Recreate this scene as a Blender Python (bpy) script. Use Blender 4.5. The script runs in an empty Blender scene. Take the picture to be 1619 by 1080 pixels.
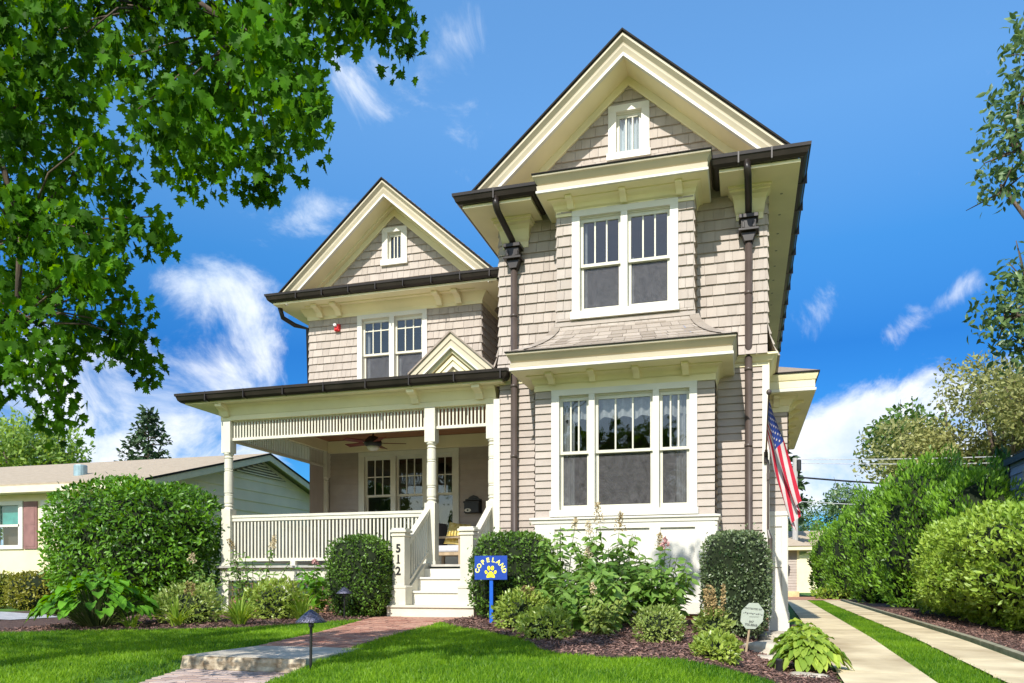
import bpy, math, random
import numpy as np
from mathutils import Vector, noise
from mathutils.geometry import delaunay_2d_cdt
random.seed(11)
sc = bpy.context.scene
col = sc.collection
ROOT = {}          # world origin of every thing

# ------------------------------------------------------------------ terrain
def pw(pts, t):
    if t <= pts[0][0]: return pts[0][1]
    for (a, b), (c, d) in zip(pts, pts[1:]):
        if t <= c: return b + (d - b) * (t - a) / (c - a)
    return pts[-1][1]
GL = [(-8, -.62), (2, -.36), (6, -.17), (11.3, 0)]
GR = [(-8, -.62), (5, -.42), (12.6, -.28), (38, -.13)]
def ss(a, b, t):
    t = min(1, max(0, (t - a) / (b - a))); return t * t * (3 - 2 * t)
def g(x, y):
    w = ss(-.7, .5, x)
    z = pw(GL, y) * (1 - w) + pw(GR, y) * w
    if y < 6.4 and -5.4 < x < -3.1:                       # the lower walk lies a step down
        z -= .085 * ss(-5.08 + .1 * (6 - y), -4.92 + .1 * (6 - y), x) * (1 - ss(-3.72 + .2 * (6.1 - y), -3.56 + .2 * (6.1 - y), x)) * (1 - ss(6.15, 6.3, y))
    return z

# ------------------------------------------------------------------ materials
MATS = {}
def nt(name):
    m = bpy.data.materials.new(name); m.use_nodes = True
    return m, m.node_tree.nodes, m.node_tree.links
def mat(name, c, rough=.65, var=.12, scale=6, island=0, bump=0, bscale=40, metal=0, spec=.4, c2=None, stretch=(1, 1, 1)):
    if name in MATS: return MATS[name]
    m, N, L = nt(name)
    b = N['Principled BSDF']
    b.inputs['Roughness'].default_value = rough; b.inputs['Metallic'].default_value = metal
    b.inputs['Specular IOR Level'].default_value = spec
    tc = N.new('ShaderNodeTexCoord'); mp = N.new('ShaderNodeMapping'); mp.inputs['Scale'].default_value = stretch
    L.new(tc.outputs['Object'], mp.inputs['Vector'])
    no = N.new('ShaderNodeTexNoise'); no.inputs['Scale'].default_value = scale; no.inputs['Detail'].default_value = 6
    L.new(mp.outputs[0], no.inputs['Vector'])
    val = no.outputs['Fac']
    mx = N.new('ShaderNodeMix'); mx.data_type = 'RGBA'
    if c2 is None:
        lo = [max(0, k * (1 - var * 1.6)) for k in c]; hi = [min(1, k * (1 + var * 1.6)) for k in c]
    else: lo, hi = c, c2
    mx.inputs['A'].default_value = (*lo, 1); mx.inputs['B'].default_value = (*hi, 1)
    mr = N.new('ShaderNodeMapRange'); mr.inputs['From Min'].default_value = .3; mr.inputs['From Max'].default_value = .7
    L.new(val, mr.inputs['Value'])
    f = mr.outputs[0]
    if island:
        gi = N.new('ShaderNodeNewGeometry')
        mm = N.new('ShaderNodeMath'); mm.operation = 'MULTIPLY_ADD'; mm.inputs[1].default_value = island
        L.new(gi.outputs['Random Per Island'], mm.inputs[0])
        m2 = N.new('ShaderNodeMath'); m2.operation = 'MULTIPLY'; m2.inputs[1].default_value = 1 - island
        L.new(f, m2.inputs[0]); L.new(m2.outputs[0], mm.inputs[2]); f = mm.outputs[0]
    L.new(f, mx.inputs['Factor']); L.new(mx.outputs['Result'], b.inputs['Base Color'])
    if bump:
        n2 = N.new('ShaderNodeTexNoise'); n2.inputs['Scale'].default_value = bscale; n2.inputs['Detail'].default_value = 4
        L.new(mp.outputs[0], n2.inputs['Vector'])
        bp = N.new('ShaderNodeBump'); bp.inputs['Strength'].default_value = bump; bp.inputs['Distance'].default_value = .01
        L.new(n2.outputs['Fac'], bp.inputs['Height']); L.new(bp.outputs[0], b.inputs['Normal'])
    MATS[name] = m
    return m
def schlick(N, L, f0, k=1.0):
    lw = N.new('ShaderNodeLayerWeight'); lw.inputs['Blend'].default_value = .5
    p = N.new('ShaderNodeMath'); p.operation = 'POWER'; p.inputs[1].default_value = 5; L.new(lw.outputs['Facing'], p.inputs[0])
    a = N.new('ShaderNodeMath'); a.operation = 'MULTIPLY_ADD'; a.inputs[1].default_value = (1 - f0) * k; a.inputs[2].default_value = f0 * k; L.new(p.outputs[0], a.inputs[0])
    return a.outputs[0]
def leafmat(name, dark, light, trans=.45, gloss=.18, rough=.35, nscale=1.6):
    if name in MATS: return MATS[name]
    m, N, L = nt(name)
    N.remove(N['Principled BSDF'])
    gi = N.new('ShaderNodeNewGeometry'); tc = N.new('ShaderNodeTexCoord')
    no = N.new('ShaderNodeTexNoise'); no.inputs['Scale'].default_value = nscale; no.inputs['Detail'].default_value = 2
    L.new(tc.outputs['Object'], no.inputs['Vector'])
    a = N.new('ShaderNodeMath'); a.operation = 'MULTIPLY_ADD'; a.inputs[1].default_value = .6
    L.new(gi.outputs['Random Per Island'], a.inputs[0])
    s = N.new('ShaderNodeMath'); s.operation = 'MULTIPLY_ADD'; s.inputs[1].default_value = 1.6; s.inputs[2].default_value = -.6
    L.new(no.outputs['Fac'], s.inputs[0]); L.new(s.outputs[0], a.inputs[2])
    a.use_clamp = True
    mx = N.new('ShaderNodeMix'); mx.data_type = 'RGBA'
    mx.inputs['A'].default_value = (*dark, 1); mx.inputs['B'].default_value = (*light, 1)
    L.new(a.outputs[0], mx.inputs['Factor'])
    d = N.new('ShaderNodeBsdfDiffuse'); t = N.new('ShaderNodeBsdfTranslucent')
    hs = N.new('ShaderNodeHueSaturation'); hs.inputs['Hue'].default_value = .475; hs.inputs['Value'].default_value = 1.6; hs.inputs['Saturation'].default_value = 1.1
    L.new(mx.outputs['Result'], d.inputs[0]); L.new(mx.outputs['Result'], hs.inputs['Color']); L.new(hs.outputs[0], t.inputs[0])
    m1 = N.new('ShaderNodeMixShader'); m1.inputs[0].default_value = trans
    L.new(d.outputs[0], m1.inputs[1]); L.new(t.outputs[0], m1.inputs[2])
    gl = N.new('ShaderNodeBsdfGlossy'); gl.inputs['Roughness'].default_value = rough; gl.inputs[0].default_value = (1, 1, 1, 1)
    m2 = N.new('ShaderNodeMixShader'); L.new(schlick(N, L, .12, gloss * 2.2), m2.inputs[0])
    L.new(m1.outputs[0], m2.inputs[1]); L.new(gl.outputs[0], m2.inputs[2])
    L.new(m2.outputs[0], N['Material Output'].inputs[0])
    MATS[name] = m
    return m
def clearmat(name, tint, refl_ior=1.5, rough=.02, extra=0.0):
    m, N, L = nt(name); N.remove(N['Principled BSDF'])
    tr = N.new('ShaderNodeBsdfTransparent'); tr.inputs[0].default_value = (*tint, 1)
    gl = N.new('ShaderNodeBsdfGlossy'); gl.inputs['Roughness'].default_value = rough; gl.inputs[0].default_value = (1, 1, 1, 1)
    tc = N.new('ShaderNodeTexCoord'); no = N.new('ShaderNodeTexNoise'); no.inputs['Scale'].default_value = 2.4; no.inputs['Detail'].default_value = 1.5; L.new(tc.outputs['Object'], no.inputs['Vector'])
    bp = N.new('ShaderNodeBump'); bp.inputs['Strength'].default_value = .25; bp.inputs['Distance'].default_value = .02; L.new(no.outputs['Fac'], bp.inputs['Height']); L.new(bp.outputs[0], gl.inputs['Normal'])
    mx = N.new('ShaderNodeMixShader'); L.new(schlick(N, L, refl_ior), mx.inputs[0]); L.new(tr.outputs[0], mx.inputs[1]); L.new(gl.outputs[0], mx.inputs[2])
    L.new(mx.outputs[0], N['Material Output'].inputs[0]); MATS[name] = m; return m
def screenmat(name, c, fac):
    m, N, L = nt(name); N.remove(N['Principled BSDF'])
    tr = N.new('ShaderNodeBsdfTransparent'); d = N.new('ShaderNodeBsdfDiffuse')
    tc = N.new('ShaderNodeTexCoord'); no = N.new('ShaderNodeTexNoise'); no.inputs['Scale'].default_value = 11; no.inputs['Detail'].default_value = 8; no.inputs['Roughness'].default_value = .72; no.inputs['Distortion'].default_value = .6
    L.new(tc.outputs['Object'], no.inputs['Vector'])
    mx0 = N.new('ShaderNodeMix'); mx0.data_type = 'RGBA'
    mx0.inputs['A'].default_value = (*[k * .02 for k in c], 1); mx0.inputs['B'].default_value = (*[k * 2.4 for k in c], 1)
    L.new(no.outputs['Fac'], mx0.inputs['Factor']); L.new(mx0.outputs['Result'], d.inputs[0])
    mx = N.new('ShaderNodeMixShader'); mx.inputs[0].default_value = fac
    L.new(tr.outputs[0], mx.inputs[1]); L.new(d.outputs[0], mx.inputs[2]); L.new(mx.outputs[0], N['Material Output'].inputs[0])
    MATS[name] = m; return m

SIDING = mat('taupe_siding', (.355, .30, .258), .7, island=.5, c2=(.45, .39, .342), scale=5, bump=.15, bscale=60)
SHINGLE = mat('taupe_shingle', (.35, .298, .256), .75, island=.6, c2=(.47, .41, .358), scale=4, bump=.25, bscale=50, stretch=(3, 3, .6))
CREAM = mat('cream_paint', (.80, .72, .455), .55, .06, 1.3, bump=.05)
FASCIA = mat('beige_fascia_paint', (.52, .455, .33), .55, .06, 1.3, bump=.05)
WHITE = mat('white_paint', (.68, .655, .58), .45, .03, 2, bump=.04)
PORCHW = mat('porch_white_paint', (.63, .605, .50), .5, .05, 3, bump=.05)
BRONZE = mat('bronze_metal', (.024, .018, .015), .35, .2, 3, spec=.35)
PIPE = mat('bronze_pipe', (.075, .056, .048), .4, .12, 3, spec=.5)
ROOF = mat('asphalt_shingle', (.20, .16, .13), .9, island=.8, c2=(.40, .33, .27), scale=20, bump=.5, bscale=150)
ROOFN = mat('tan_asphalt_shingle', (.34, .27, .19), .9, c2=(.50, .41, .30), scale=9, bump=.6, bscale=90, stretch=(.6, 4, 4))
DARK = mat('dark_roof_edge', (.018, .015, .013), .9)
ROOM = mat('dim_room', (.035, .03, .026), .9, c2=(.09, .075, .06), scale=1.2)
FABRIC = mat('sheer_curtain', (.24, .245, .25), .9, .1, 20)
BLIND = mat('pale_blind', (.55, .60, .62), .8, .04)
GLASS = clearmat('window_glass', (.85, .88, .88), .085)
SCREEN = screenmat('insect_screen', (.13, .125, .13), .42)
PORCHFLOOR = mat('porch_floor_paint', (.44, .42, .38), .5)
WOODCEIL = mat('brown_ceiling_wood', (.32, .13, .06), .5, .2, 3, stretch=(1, 12, 1))
BRICK = mat('red_brick', (.32, .15, .09), .85, c2=(.5, .26, .17), island=.6, bump=.3)
CONC = mat('tan_concrete', (.42, .325, .19), .85, c2=(.80, .67, .43), scale=1.3, bump=.25, bscale=120)
MULCH = mat('mulch_soil', (.05, .026, .02), .95, c2=(.12, .07, .055), scale=14, bump=1, bscale=60)
CHIP = mat('mulch_chip', (.05, .024, .02), .9, c2=(.36, .21, .165), island=.9)
SOILLAWN = mat('lawn_soil', (.05, .13, .012), .95, c2=(.09, .20, .02), scale=7)
BARK = mat('bark', (.10, .075, .055), .95, .3, 8, bump=1, bscale=20, stretch=(3, 3, .5))
STEM = mat('green_stem', (.10, .13, .04), .8)
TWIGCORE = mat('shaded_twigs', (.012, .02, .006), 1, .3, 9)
STONE = mat('limestone', (.38, .33, .25), .9, c2=(.56, .50, .41), scale=4, bump=.4, bscale=50)
ROCKFACE = mat('rock_face', (.16, .10, .05), .95, c2=(.62, .54, .40), scale=11, bump=1, bscale=30)
BLACK = mat('black_metal', (.02, .02, .022), .4, .2)
WOOD = mat('weathered_wood', (.40, .30, .19), .7, .15, 10, stretch=(1, 1, .1))
RED = mat('red_enamel', (.55, .02, .02), .4)
CUSH = mat('grey_cushion', (.52, .53, .57), .95, .05, 30, bump=.2)
DKGREY = mat('dark_grey_wicker', (.10, .10, .11), .9, .2, 60, bump=.5)

# ------------------------------------------------------------------ mesh building
def mk(name, me, mats, parent=None, smooth=False):
    for m in (mats if isinstance(mats, (list, tuple)) else [mats]): me.materials.append(m)
    o = bpy.data.objects.new(name, me); col.objects.link(o)
    if parent is not None: o.parent = parent
    if smooth: me.polygons.foreach_set('use_smooth', [True] * len(me.polygons))
    return o
def origin(parent):
    p = parent
    while p is not None:
        if p in ROOT: return ROOT[p]
        p = p.parent
    return Vector((0, 0, 0))
def tag(o, label=None, cat=None, group=None, kind=None):
    if label: o['label'] = label
    if cat: o['category'] = cat
    if group: o['group'] = group
    if kind: o['kind'] = kind
    return o
def thing(name, loc, label, cat, group=None):
    o = bpy.data.objects.new(name, None); o.empty_display_size = .2; col.objects.link(o); o.location = loc
    ROOT[o] = Vector(loc); return tag(o, label, cat, group)

class MB:
    def __init__(s): s.v = []; s.f = []; s.m = []
    def add(s, vs, fs, mi=0):
        n = len(s.v); s.v += [tuple(p) for p in vs]; s.f += [tuple(n + i for i in f) for f in fs]; s.m += [mi] * len(fs); return s
    def quad(s, a, b, c, d, mi=0): return s.add([a, b, c, d], [(0, 1, 2, 3)], mi)
    def box(s, x0, x1, y0, y1, z0, z1, mi=0):
        if x0 > x1: x0, x1 = x1, x0
        if y0 > y1: y0, y1 = y1, y0
        if z0 > z1: z0, z1 = z1, z0
        return s.add([(x0, y0, z0), (x1, y0, z0), (x1, y1, z0), (x0, y1, z0), (x0, y0, z1), (x1, y0, z1), (x1, y1, z1), (x0, y1, z1)],
              [(0, 3, 2, 1), (4, 5, 6, 7), (0, 1, 5, 4), (1, 2, 6, 5), (2, 3, 7, 6), (3, 0, 4, 7)], mi)
    def prism(s, pr, ax, a0, a1, mi=0):
        n = len(pr)
        P = {'x': lambda p, a: (a, p[0], p[1]), 'y': lambda p, a: (p[0], a, p[1]), 'z': lambda p, a: (p[0], p[1], a)}[ax]
        vs = [P(p, a0) for p in pr] + [P(p, a1) for p in pr]
        return s.add(vs, [tuple(range(n))[::-1], tuple(range(n, 2 * n))] + [(i, (i + 1) % n, n + (i + 1) % n, n + i) for i in range(n)], mi)
    def chevron(s, cx, za, slope, half, t, y0, y1, mi=0):
        for sg in (-1, 1):
            pr = [(cx, za), (cx + sg * half, za - slope * half), (cx + sg * half, za - slope * half - t), (cx, za - t)]
            s.prism(pr, 'y', y0, y1, mi)
        return s
    def tube(s, pts, r, n=8, mi=0, cap=True):
        pts = [Vector(p) for p in pts]; k = len(pts)
        rs = r if isinstance(r, (list, tuple)) else [r] * k
        b = len(s.v); up = Vector((0.31, .12, 1)).normalized()
        for i, p in enumerate(pts):
            d = (pts[min(i + 1, k - 1)] - pts[max(i - 1, 0)]).normalized()
            if abs(d.dot(up)) > .97: u = d.cross(Vector((1, 0, 0))).normalized()
            else: u = d.cross(up).normalized()
            w = d.cross(u)
            for j in range(n):
                a = 2 * math.pi * j / n
                s.v.append(tuple(p + (u * math.cos(a) + w * math.sin(a)) * rs[i]))
        for i in range(k - 1):
            for j in range(n):
                s.f.append((b + i * n + j, b + i * n + (j + 1) % n, b + (i + 1) * n + (j + 1) % n, b + (i + 1) * n + j)); s.m.append(mi)
        if cap:
            s.f.append(tuple(range(b, b + n))[::-1]); s.f.append(tuple(range(b + (k - 1) * n, b + k * n))); s.m += [mi, mi]
        return s
    def lathe(s, cx, cy, pr, n=16, mi=0):
        b = len(s.v)
        for r, z in pr:
            for j in range(n):
                a = 2 * math.pi * j / n; s.v.append((cx + r * math.cos(a), cy + r * math.sin(a), z))
        for i in range(len(pr) - 1):
            for j in range(n):
                s.f.append((b + i * n + j, b + i * n + (j + 1) % n, b + (i + 1) * n + (j + 1) % n, b + (i + 1) * n + j)); s.m.append(mi)
        s.f.append(tuple(range(b, b + n))[::-1]); s.f.append(tuple(range(b + (len(pr) - 1) * n, b + len(pr) * n))); s.m += [mi, mi]
        return s
    def ell(s, c, rx, ry, rz, seg=16, rings=10, p=2.0, mi=0, nz=0, seed=0):
        b = len(s.v)
        for i in range(rings + 1):
            th = math.pi * i / rings
            for j in range(seg):
                a = 2 * math.pi * j / seg
                d = Vector((math.sin(th) * math.cos(a), math.sin(th) * math.sin(a), math.cos(th)))
                k = 1 / (abs(d.x) ** p + abs(d.y) ** p + abs(d.z) ** p) ** (1 / p)
                if nz: k *= 1 + nz * noise.noise(d * 1.8 + Vector((seed, 0, 0)))
                s.v.append((c[0] + d.x * k * rx, c[1] + d.y * k * ry, c[2] + d.z * k * rz))
        for i in range(rings):
            for j in range(seg):
                s.f.append((b + i * seg + j, b + (i + 1) * seg + j, b + (i + 1) * seg + (j + 1) % seg, b + i * seg + (j + 1) % seg)); s.m.append(mi)
        return s
    def sweep(s, pr, path, outs, mi=0, closed=False):
        n = len(pr); b = len(s.v)
        for (x, y), (ox, oy) in zip(path, outs):
            for o, z in pr: s.v.append((x + ox * o, y + oy * o, z))
        for i in range(len(path) - 1):
            for j in range(n if closed else n - 1):
                s.f.append((b + i * n + j, b + i * n + (j + 1) % n, b + (i + 1) * n + (j + 1) % n, b + (i + 1) * n + j)); s.m.append(mi)
        s.f.append(tuple(range(b, b + n))); s.f.append(tuple(range(b + (len(path) - 1) * n, b + len(path) * n))); s.m += [mi, mi]
        return s
    def build(s, name, mats, parent=None, smooth=False, bevel=0):
        o0 = origin(parent); me = bpy.data.meshes.new(name)
        me.from_pydata([(x - o0.x, y - o0.y, z - o0.z) for x, y, z in s.v], [], s.f)
        me.polygons.foreach_set('material_index', s.m); me.update()
        o = mk(name, me, mats, parent, smooth)
        if bevel:
            md = o.modifiers.new('bevel', 'BEVEL'); md.width = bevel; md.segments = 2; md.limit_method = 'ANGLE'
        return o

def solo(mb, name, mats, label, cat, base, group=None, smooth=False, kind=None):
    """one-mesh thing whose origin is its base"""
    e = Vector(base); me = bpy.data.meshes.new(name)
    me.from_pydata([(x - e.x, y - e.y, z - e.z) for x, y, z in mb.v], [], mb.f)
    me.polygons.foreach_set('material_index', mb.m); me.update()
    o = mk(name, me, mats, None, smooth); o.location = e
    return tag(o, label, cat, group, kind)

# ---- siding: P(u, z, d) maps wall coordinates to the world
def front(y): return lambda u, z, d: (u, y - d, z)
def side_r(x): return lambda u, z, d: (x + d, u, z)
def side_l(x): return lambda u, z, d: (x - d, u, z)
def spans(a, b, cuts):
    out = [(a, b)]
    for c, d in cuts:
        nx = []
        for p, q in out:
            if d <= p or c >= q: nx.append((p, q)); continue
            if c > p: nx.append((p, c))
            if d < q: nx.append((d, q))
        out = nx
    return [(p, q) for p, q in out if q - p > .004]
def backing(mb, P, u0, u1, z0, z1, holes, mi=0, clip=None):
    zs = sorted({z0, z1, *[h[2] for h in holes if z0 < h[2] < z1], *[h[3] for h in holes if z0 < h[3] < z1]})
    for a, b in zip(zs, zs[1:]):
        for p, q in spans(u0, u1, [(h[0], h[1]) for h in holes if h[2] < b - 1e-4 and h[3] > a + 1e-4]):
            mb.quad(P(p, a, -.004), P(q, a, -.004), P(q, b, -.004), P(p, b, -.004), mi)
def siding(mb, P, u0, u1, z0, z1, holes, exp, shingle=False, clip=None, flare=None, thick=.025, seed=1):
    rnd = random.Random(seed)
    fl = flare or (lambda z: 0)
    nrow = int(math.ceil((z1 - z0) / exp))
    for r in range(nrow):
        a, b = z0 + r * exp, min(z1, z0 + (r + 1) * exp)
        cz = sorted({a, b, *[h[2] for h in holes if a < h[2] < b], *[h[3] for h in holes if a < h[3] < b]})
        for za, zb in zip(cz, cz[1:]):
            if zb - za < .003: continue
            T = lambda z: thick * (1 - (z - a) / exp) + .002
            uu0, uu1 = (u0, u1)
            if clip:
                k = clip((za + zb) / 2)
                if k is None: continue
                uu0, uu1 = max(u0, k[0]), min(u1, k[1])
                if uu1 - uu0 < .01: continue
            for p, q in spans(uu0, uu1, [(h[0], h[1]) for h in holes if h[2] < zb - 1e-4 and h[3] > za + 1e-4]):
                cells = []
                if shingle:
                    x = p - rnd.random() * .1
                    while x < q:
                        w = rnd.uniform(.09, .24)
                        c0, c1 = max(p, x), min(q, x + w - .005)
                        if c1 - c0 > .012: cells.append((c0, c1))
                        x += w
                else: cells = [(p, q)]
                for c0, c1 in cells:
                    e = rnd.uniform(0, .005) if shingle else 0
                    dz = rnd.uniform(-.003, .003) if shingle and za == a else 0
                    t0, t1 = T(za) + e + fl(za), T(zb) + fl(zb)
                    A, B, C, D = P(c0, za + dz, t0), P(c1, za + dz, t0), P(c1, zb, t1), P(c0, zb, t1)
                    vs = [A, B, C, D, P(c0, za + dz, fl(za) - .003), P(c1, za + dz, fl(za) - .003)]
                    fs = [(0, 1, 2, 3), (4, 5, 1, 0)]
                    if shingle: vs += [P(c0, zb, fl(zb) - .003), P(c1, zb, fl(zb) - .003)]; fs += [(4, 0, 3, 6), (1, 5, 7, 2)]
                    mb.add(vs, fs)
    return mb

# ---- foliage
def norm(a): return a / np.maximum(np.linalg.norm(a, axis=1, keepdims=True), 1e-9)
def scatter_mesh(name, tv, tfs, pos, axis, nrm, scale, mats, parent=None, extra=None, width=None):
    tv = np.array(tv, float); pos = np.asarray(pos, float)
    y = norm(np.asarray(axis, float)); z = np.asarray(nrm, float); z = norm(z - (z * y).sum(1, keepdims=True) * y); x = np.cross(y, z)
    sc_ = np.asarray(scale, float).reshape(-1, 1, 1)
    wd = 1 if width is None else np.asarray(width, float).reshape(-1, 1, 1)
    V = pos[:, None, :] + sc_ * (tv[None, :, 0:1] * wd * x[:, None, :] + tv[None, :, 1:2] * y[:, None, :] + tv[None, :, 2:3] * z[:, None, :])
    n, k = V.shape[:2]; V = V.reshape(-1, 3)
    o0 = np.array(origin(parent)); 
    loops = []; starts = []; mi = []; off = 0
    for f in tfs:
        idx = (np.arange(n)[:, None] * k + np.array(f)[None, :])
        loops.append(idx.ravel()); starts.append(off + np.arange(n) * len(f)); off += n * len(f); mi.append(np.zeros(n, int))
    if extra is not None and extra.f:
        b = len(V); V = np.vstack([V, np.array(extra.v)])
        fl = []; st = []
        for f in extra.f: st.append(off + len(fl)); fl += [b + i for i in f]
        loops.append(np.array(fl)); starts.append(np.array(st)); off += len(fl); mi.append(np.ones(len(extra.f), int))
    loops = np.concatenate(loops).astype(np.int32); starts = np.concatenate(starts).astype(np.int32); mi = np.concatenate(mi).astype(np.int32)
    V = (V - o0).astype(np.float32)
    me = bpy.data.meshes.new(name)
    me.vertices.add(len(V)); me.vertices.foreach_set('co', V.ravel())
    me.loops.add(len(loops)); me.loops.foreach_set('vertex_index', loops)
    me.polygons.add(len(starts)); me.polygons.foreach_set('loop_start', starts); me.polygons.foreach_set('material_index', mi)
    me.update(calc_edges=True); me.validate()
    return mk(name, me, mats, parent)
OVAL = [(0, 0, 0), (-.2, .3, .05), (0, .38, -.02), (.2, .3, .05), (-.19, .62, .03), (0, .7, -.04), (.19, .62, .03), (0, 1, -.12)]
OVALF = [(0, 2, 1), (0, 3, 2), (1, 2, 5, 4), (2, 3, 6, 5), (4, 5, 7), (5, 6, 7)]
DIAM = [(0, 0, 0), (-.27, .5, .07), (0, 1, -.05), (.27, .5, .07)]
DIAMF = [(0, 3, 2), (0, 2, 1)]
_h = [(0, 0), (.15, -.06), (.40, -.02), (.30, .14), (.62, .36), (.34, .42), (.38, .56), (.19, .56), (.26, .80), (.10, .74), (0, 1.0)]
MAPLE = [(x, y, .12 * abs(x) - .12 * y * y) for x, y in _h] + [(-x, y, .12 * abs(x) - .12 * y * y) for x, y in _h[1:-1]]
MAPLEF = [tuple(range(11)), (0, 10, *range(19, 10, -1))]
SPRAY = [(0, 0, 0), (-.16, .35, .03), (-.1, .75, 0), (0, 1, -.04), (.12, .7, 0), (.17, .3, .03)]
SPRAYF = [(0, 5, 4, 3, 2, 1)]

def rdirs(n, rng):
    d = rng.normal(size=(n, 3)); return norm(d)
def shell_points(c, rx, ry, rz, n, rng, p=2.6, depth=.18, lump=.12, zmin=None, lumpf=2.0, seed=0.0):
    d = rdirs(n, rng)
    k = 1 / (np.abs(d) ** p).sum(1) ** (1 / p)
    ln = np.array([noise.noise(Vector(v) * lumpf + Vector((seed, seed * .7, 0))) for v in d.tolist()])
    k = k * (1 + lump * ln) * (1 - depth * rng.random(n) ** 2)
    k = k * (1 + (rng.random(n) < .02) * rng.random(n) * .2)
    P = np.array(c) + d * k[:, None] * np.array([rx, ry, rz])
    nr = norm(np.sign(d) * np.abs(d * k[:, None]) ** (p - 1) / np.array([rx, ry, rz]))
    if zmin is not None:
        m = P[:, 2] > zmin; P, nr = P[m], nr[m]
    return P, nr
def leafdir(nr, rng, up=.2, out=.6, jit=.7):
    a = nr * out + rng.normal(size=nr.shape) * jit; a[:, 2] += up; return norm(a)

def shrub(name, label, cat, loc, rx, ry, h, n, size, m, p=3.0, lump=.08, depth=.15, group=None, core=.92, seed=1, tmpl=(DIAM, DIAMF), up=.25, jit=.6, drop=.02, flat=.35):
    rng = np.random.default_rng(seed); t = thing(name, loc, label, cat, group)
    c = (loc[0], loc[1], loc[2] + h / 2 + drop)
    P, nr = shell_points(c, rx, ry, h / 2, n, rng, p, depth, lump, loc[2] - .03, seed=seed)
    gn = np.array([noise.noise(Vector(q) * (1.1 / max(.12, size * 3.2))) for q in P.tolist()]); kk = gn > -.34; P, nr = P[kk], nr[kk]
    ax = leafdir(nr, rng, up, .5, jit)
    nn = norm(nr * (1 - flat) + rng.normal(size=nr.shape) * .5)
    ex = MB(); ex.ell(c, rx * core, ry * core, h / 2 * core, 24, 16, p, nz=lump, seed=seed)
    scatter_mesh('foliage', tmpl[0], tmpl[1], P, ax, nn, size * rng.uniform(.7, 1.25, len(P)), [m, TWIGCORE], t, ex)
    s = MB()
    for i in range(4):
        a = i * 1.6; s.tube([(loc[0] + .08 * math.cos(a), loc[1] + .08 * math.sin(a), loc[2] - .05), (loc[0] + rx * .4 * math.cos(a), loc[1] + ry * .4 * math.sin(a), loc[2] + h * .5)], .02, 6)
    s.build('stem', BARK, t)
    return t

# ------------------------------------------------------------------ SETTING: ground, walk, drive, beds
def grid_axis(a, b, fine, lo, hi):
    xs = list(np.arange(lo, hi, fine)); x = lo; st = fine
    while x > a: st *= 1.35; x -= st; xs.insert(0, x)
    x = xs[-1]; st = fine
    while x < b: st *= 1.35; x += st; xs.append(x)
    return xs
def build_ground():
    xs = grid_axis(-400, 400, .14, -9, 3.4); ys = grid_axis(-60, 700, .14, 2.5, 13)
    mb = MB(); nx = len(xs)
    mb.v = [(x, y, g(x, y)) for y in ys for x in xs]
    mb.f = [(j * nx + i, j * nx + i + 1, (j + 1) * nx + i + 1, (j + 1) * nx + i) for j in range(len(ys) - 1) for i in range(nx - 1)]
    mb.m = [0] * len(mb.f)
    tag(mb.build('ground', SOILLAWN, None, True), kind='structure')
build_ground()
def in_poly(px, py, poly):
    c = np.zeros(len(px), bool); n = len(poly)
    for i in range(n):
        x1, y1 = poly[i]; x2, y2 = poly[(i + 1) % n]
        if y1 == y2: continue
        k = ((y1 > py) != (y2 > py)) & (px < (x2 - x1) * (py - y1) / (y2 - y1) + x1)
        c ^= k
    return c
def sheet(mb, poly, off, step=.2, mi=0, zf=g):
    xs = [p[0] for p in poly]; ys = [p[1] for p in poly]
    X, Y = np.meshgrid(np.arange(min(xs), max(xs), step), np.arange(min(ys), max(ys), step)); X = X.ravel() + .013; Y = Y.ravel() + .017
    k = in_poly(X, Y, poly); pts = [Vector(p) for p in poly] + [Vector((x, y)) for x, y in zip(X[k], Y[k])]
    v, e, f, *_ = delaunay_2d_cdt(pts, [], [list(range(len(poly)))], 1, 1e-4)
    mb.add([(p.x, p.y, zf(p.x, p.y) + off) for p in v], f, mi)
    return mb
def smooth(pts, n=4):
    out = []
    for i in range(len(pts) - 1):
        p0 = pts[max(0, i - 1)]; p1 = pts[i]; p2 = pts[i + 1]; p3 = pts[min(len(pts) - 1, i + 2)]
        for k in range(n):
            t = k / n
            out.append(tuple(.5 * (2 * b + (c - a) * t + (2 * a - 5 * b + 4 * c - d) * t * t + (3 * b - a - 3 * c + d) * t ** 3) for a, b, c, d in zip(p0, p1, p2, p3)))
    return out + [pts[-1]]
PATHL = [(11.6, -5.62), (10.9, -5.48), (8.74, -5.08), (7.3, -4.93)]
PATHR = [(11.6, -4.05), (11.1, -4.16), (10.33, -4.12), (8.26, -3.98), (7.3, -3.86)]
fl = lambda T, y: pw(sorted(T), y)
BEDR = smooth([(-4.12, 10.5), (-3.75, 9.95), (-3.15, 9.36), (-2.31, 8.39), (-1.95, 7.62), (-1.55, 7.2), (-.97, 7.08), (-.47, 7.15), (-.15, 7.35), (.15, 7.45), (.3, 7.3), (.55, 7.1)])
BEDL = smooth([(-16, 5.6), (-12, 6.9), (-9.18, 7.95), (-8.56, 8.3), (-7.77, 8.57), (-7.05, 8.9), (-6.37, 9.3), (-5.89, 10.1), (-5.5, 10.75)])
bedr_poly = BEDR + [(.82, 7.3), (.9, 12.0), (1.0, 16), (.3, 16), (.3, 12.65), (-4.0, 12.65), (-4.0, 11.6), (-4.13, 11.1)]
bedl_poly = BEDL + [(-5.62, 11.5), (-5.62, 12.9), (-9.4, 12.9), (-12.8, 14.2), (-13.4, 10.6), (-11, 9.6), (-12.5, 8.2), (-16, 7.4)]
mb = MB(); sheet(mb, bedr_poly, .02, .18); sheet(mb, bedl_poly, .02, .18)
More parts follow.
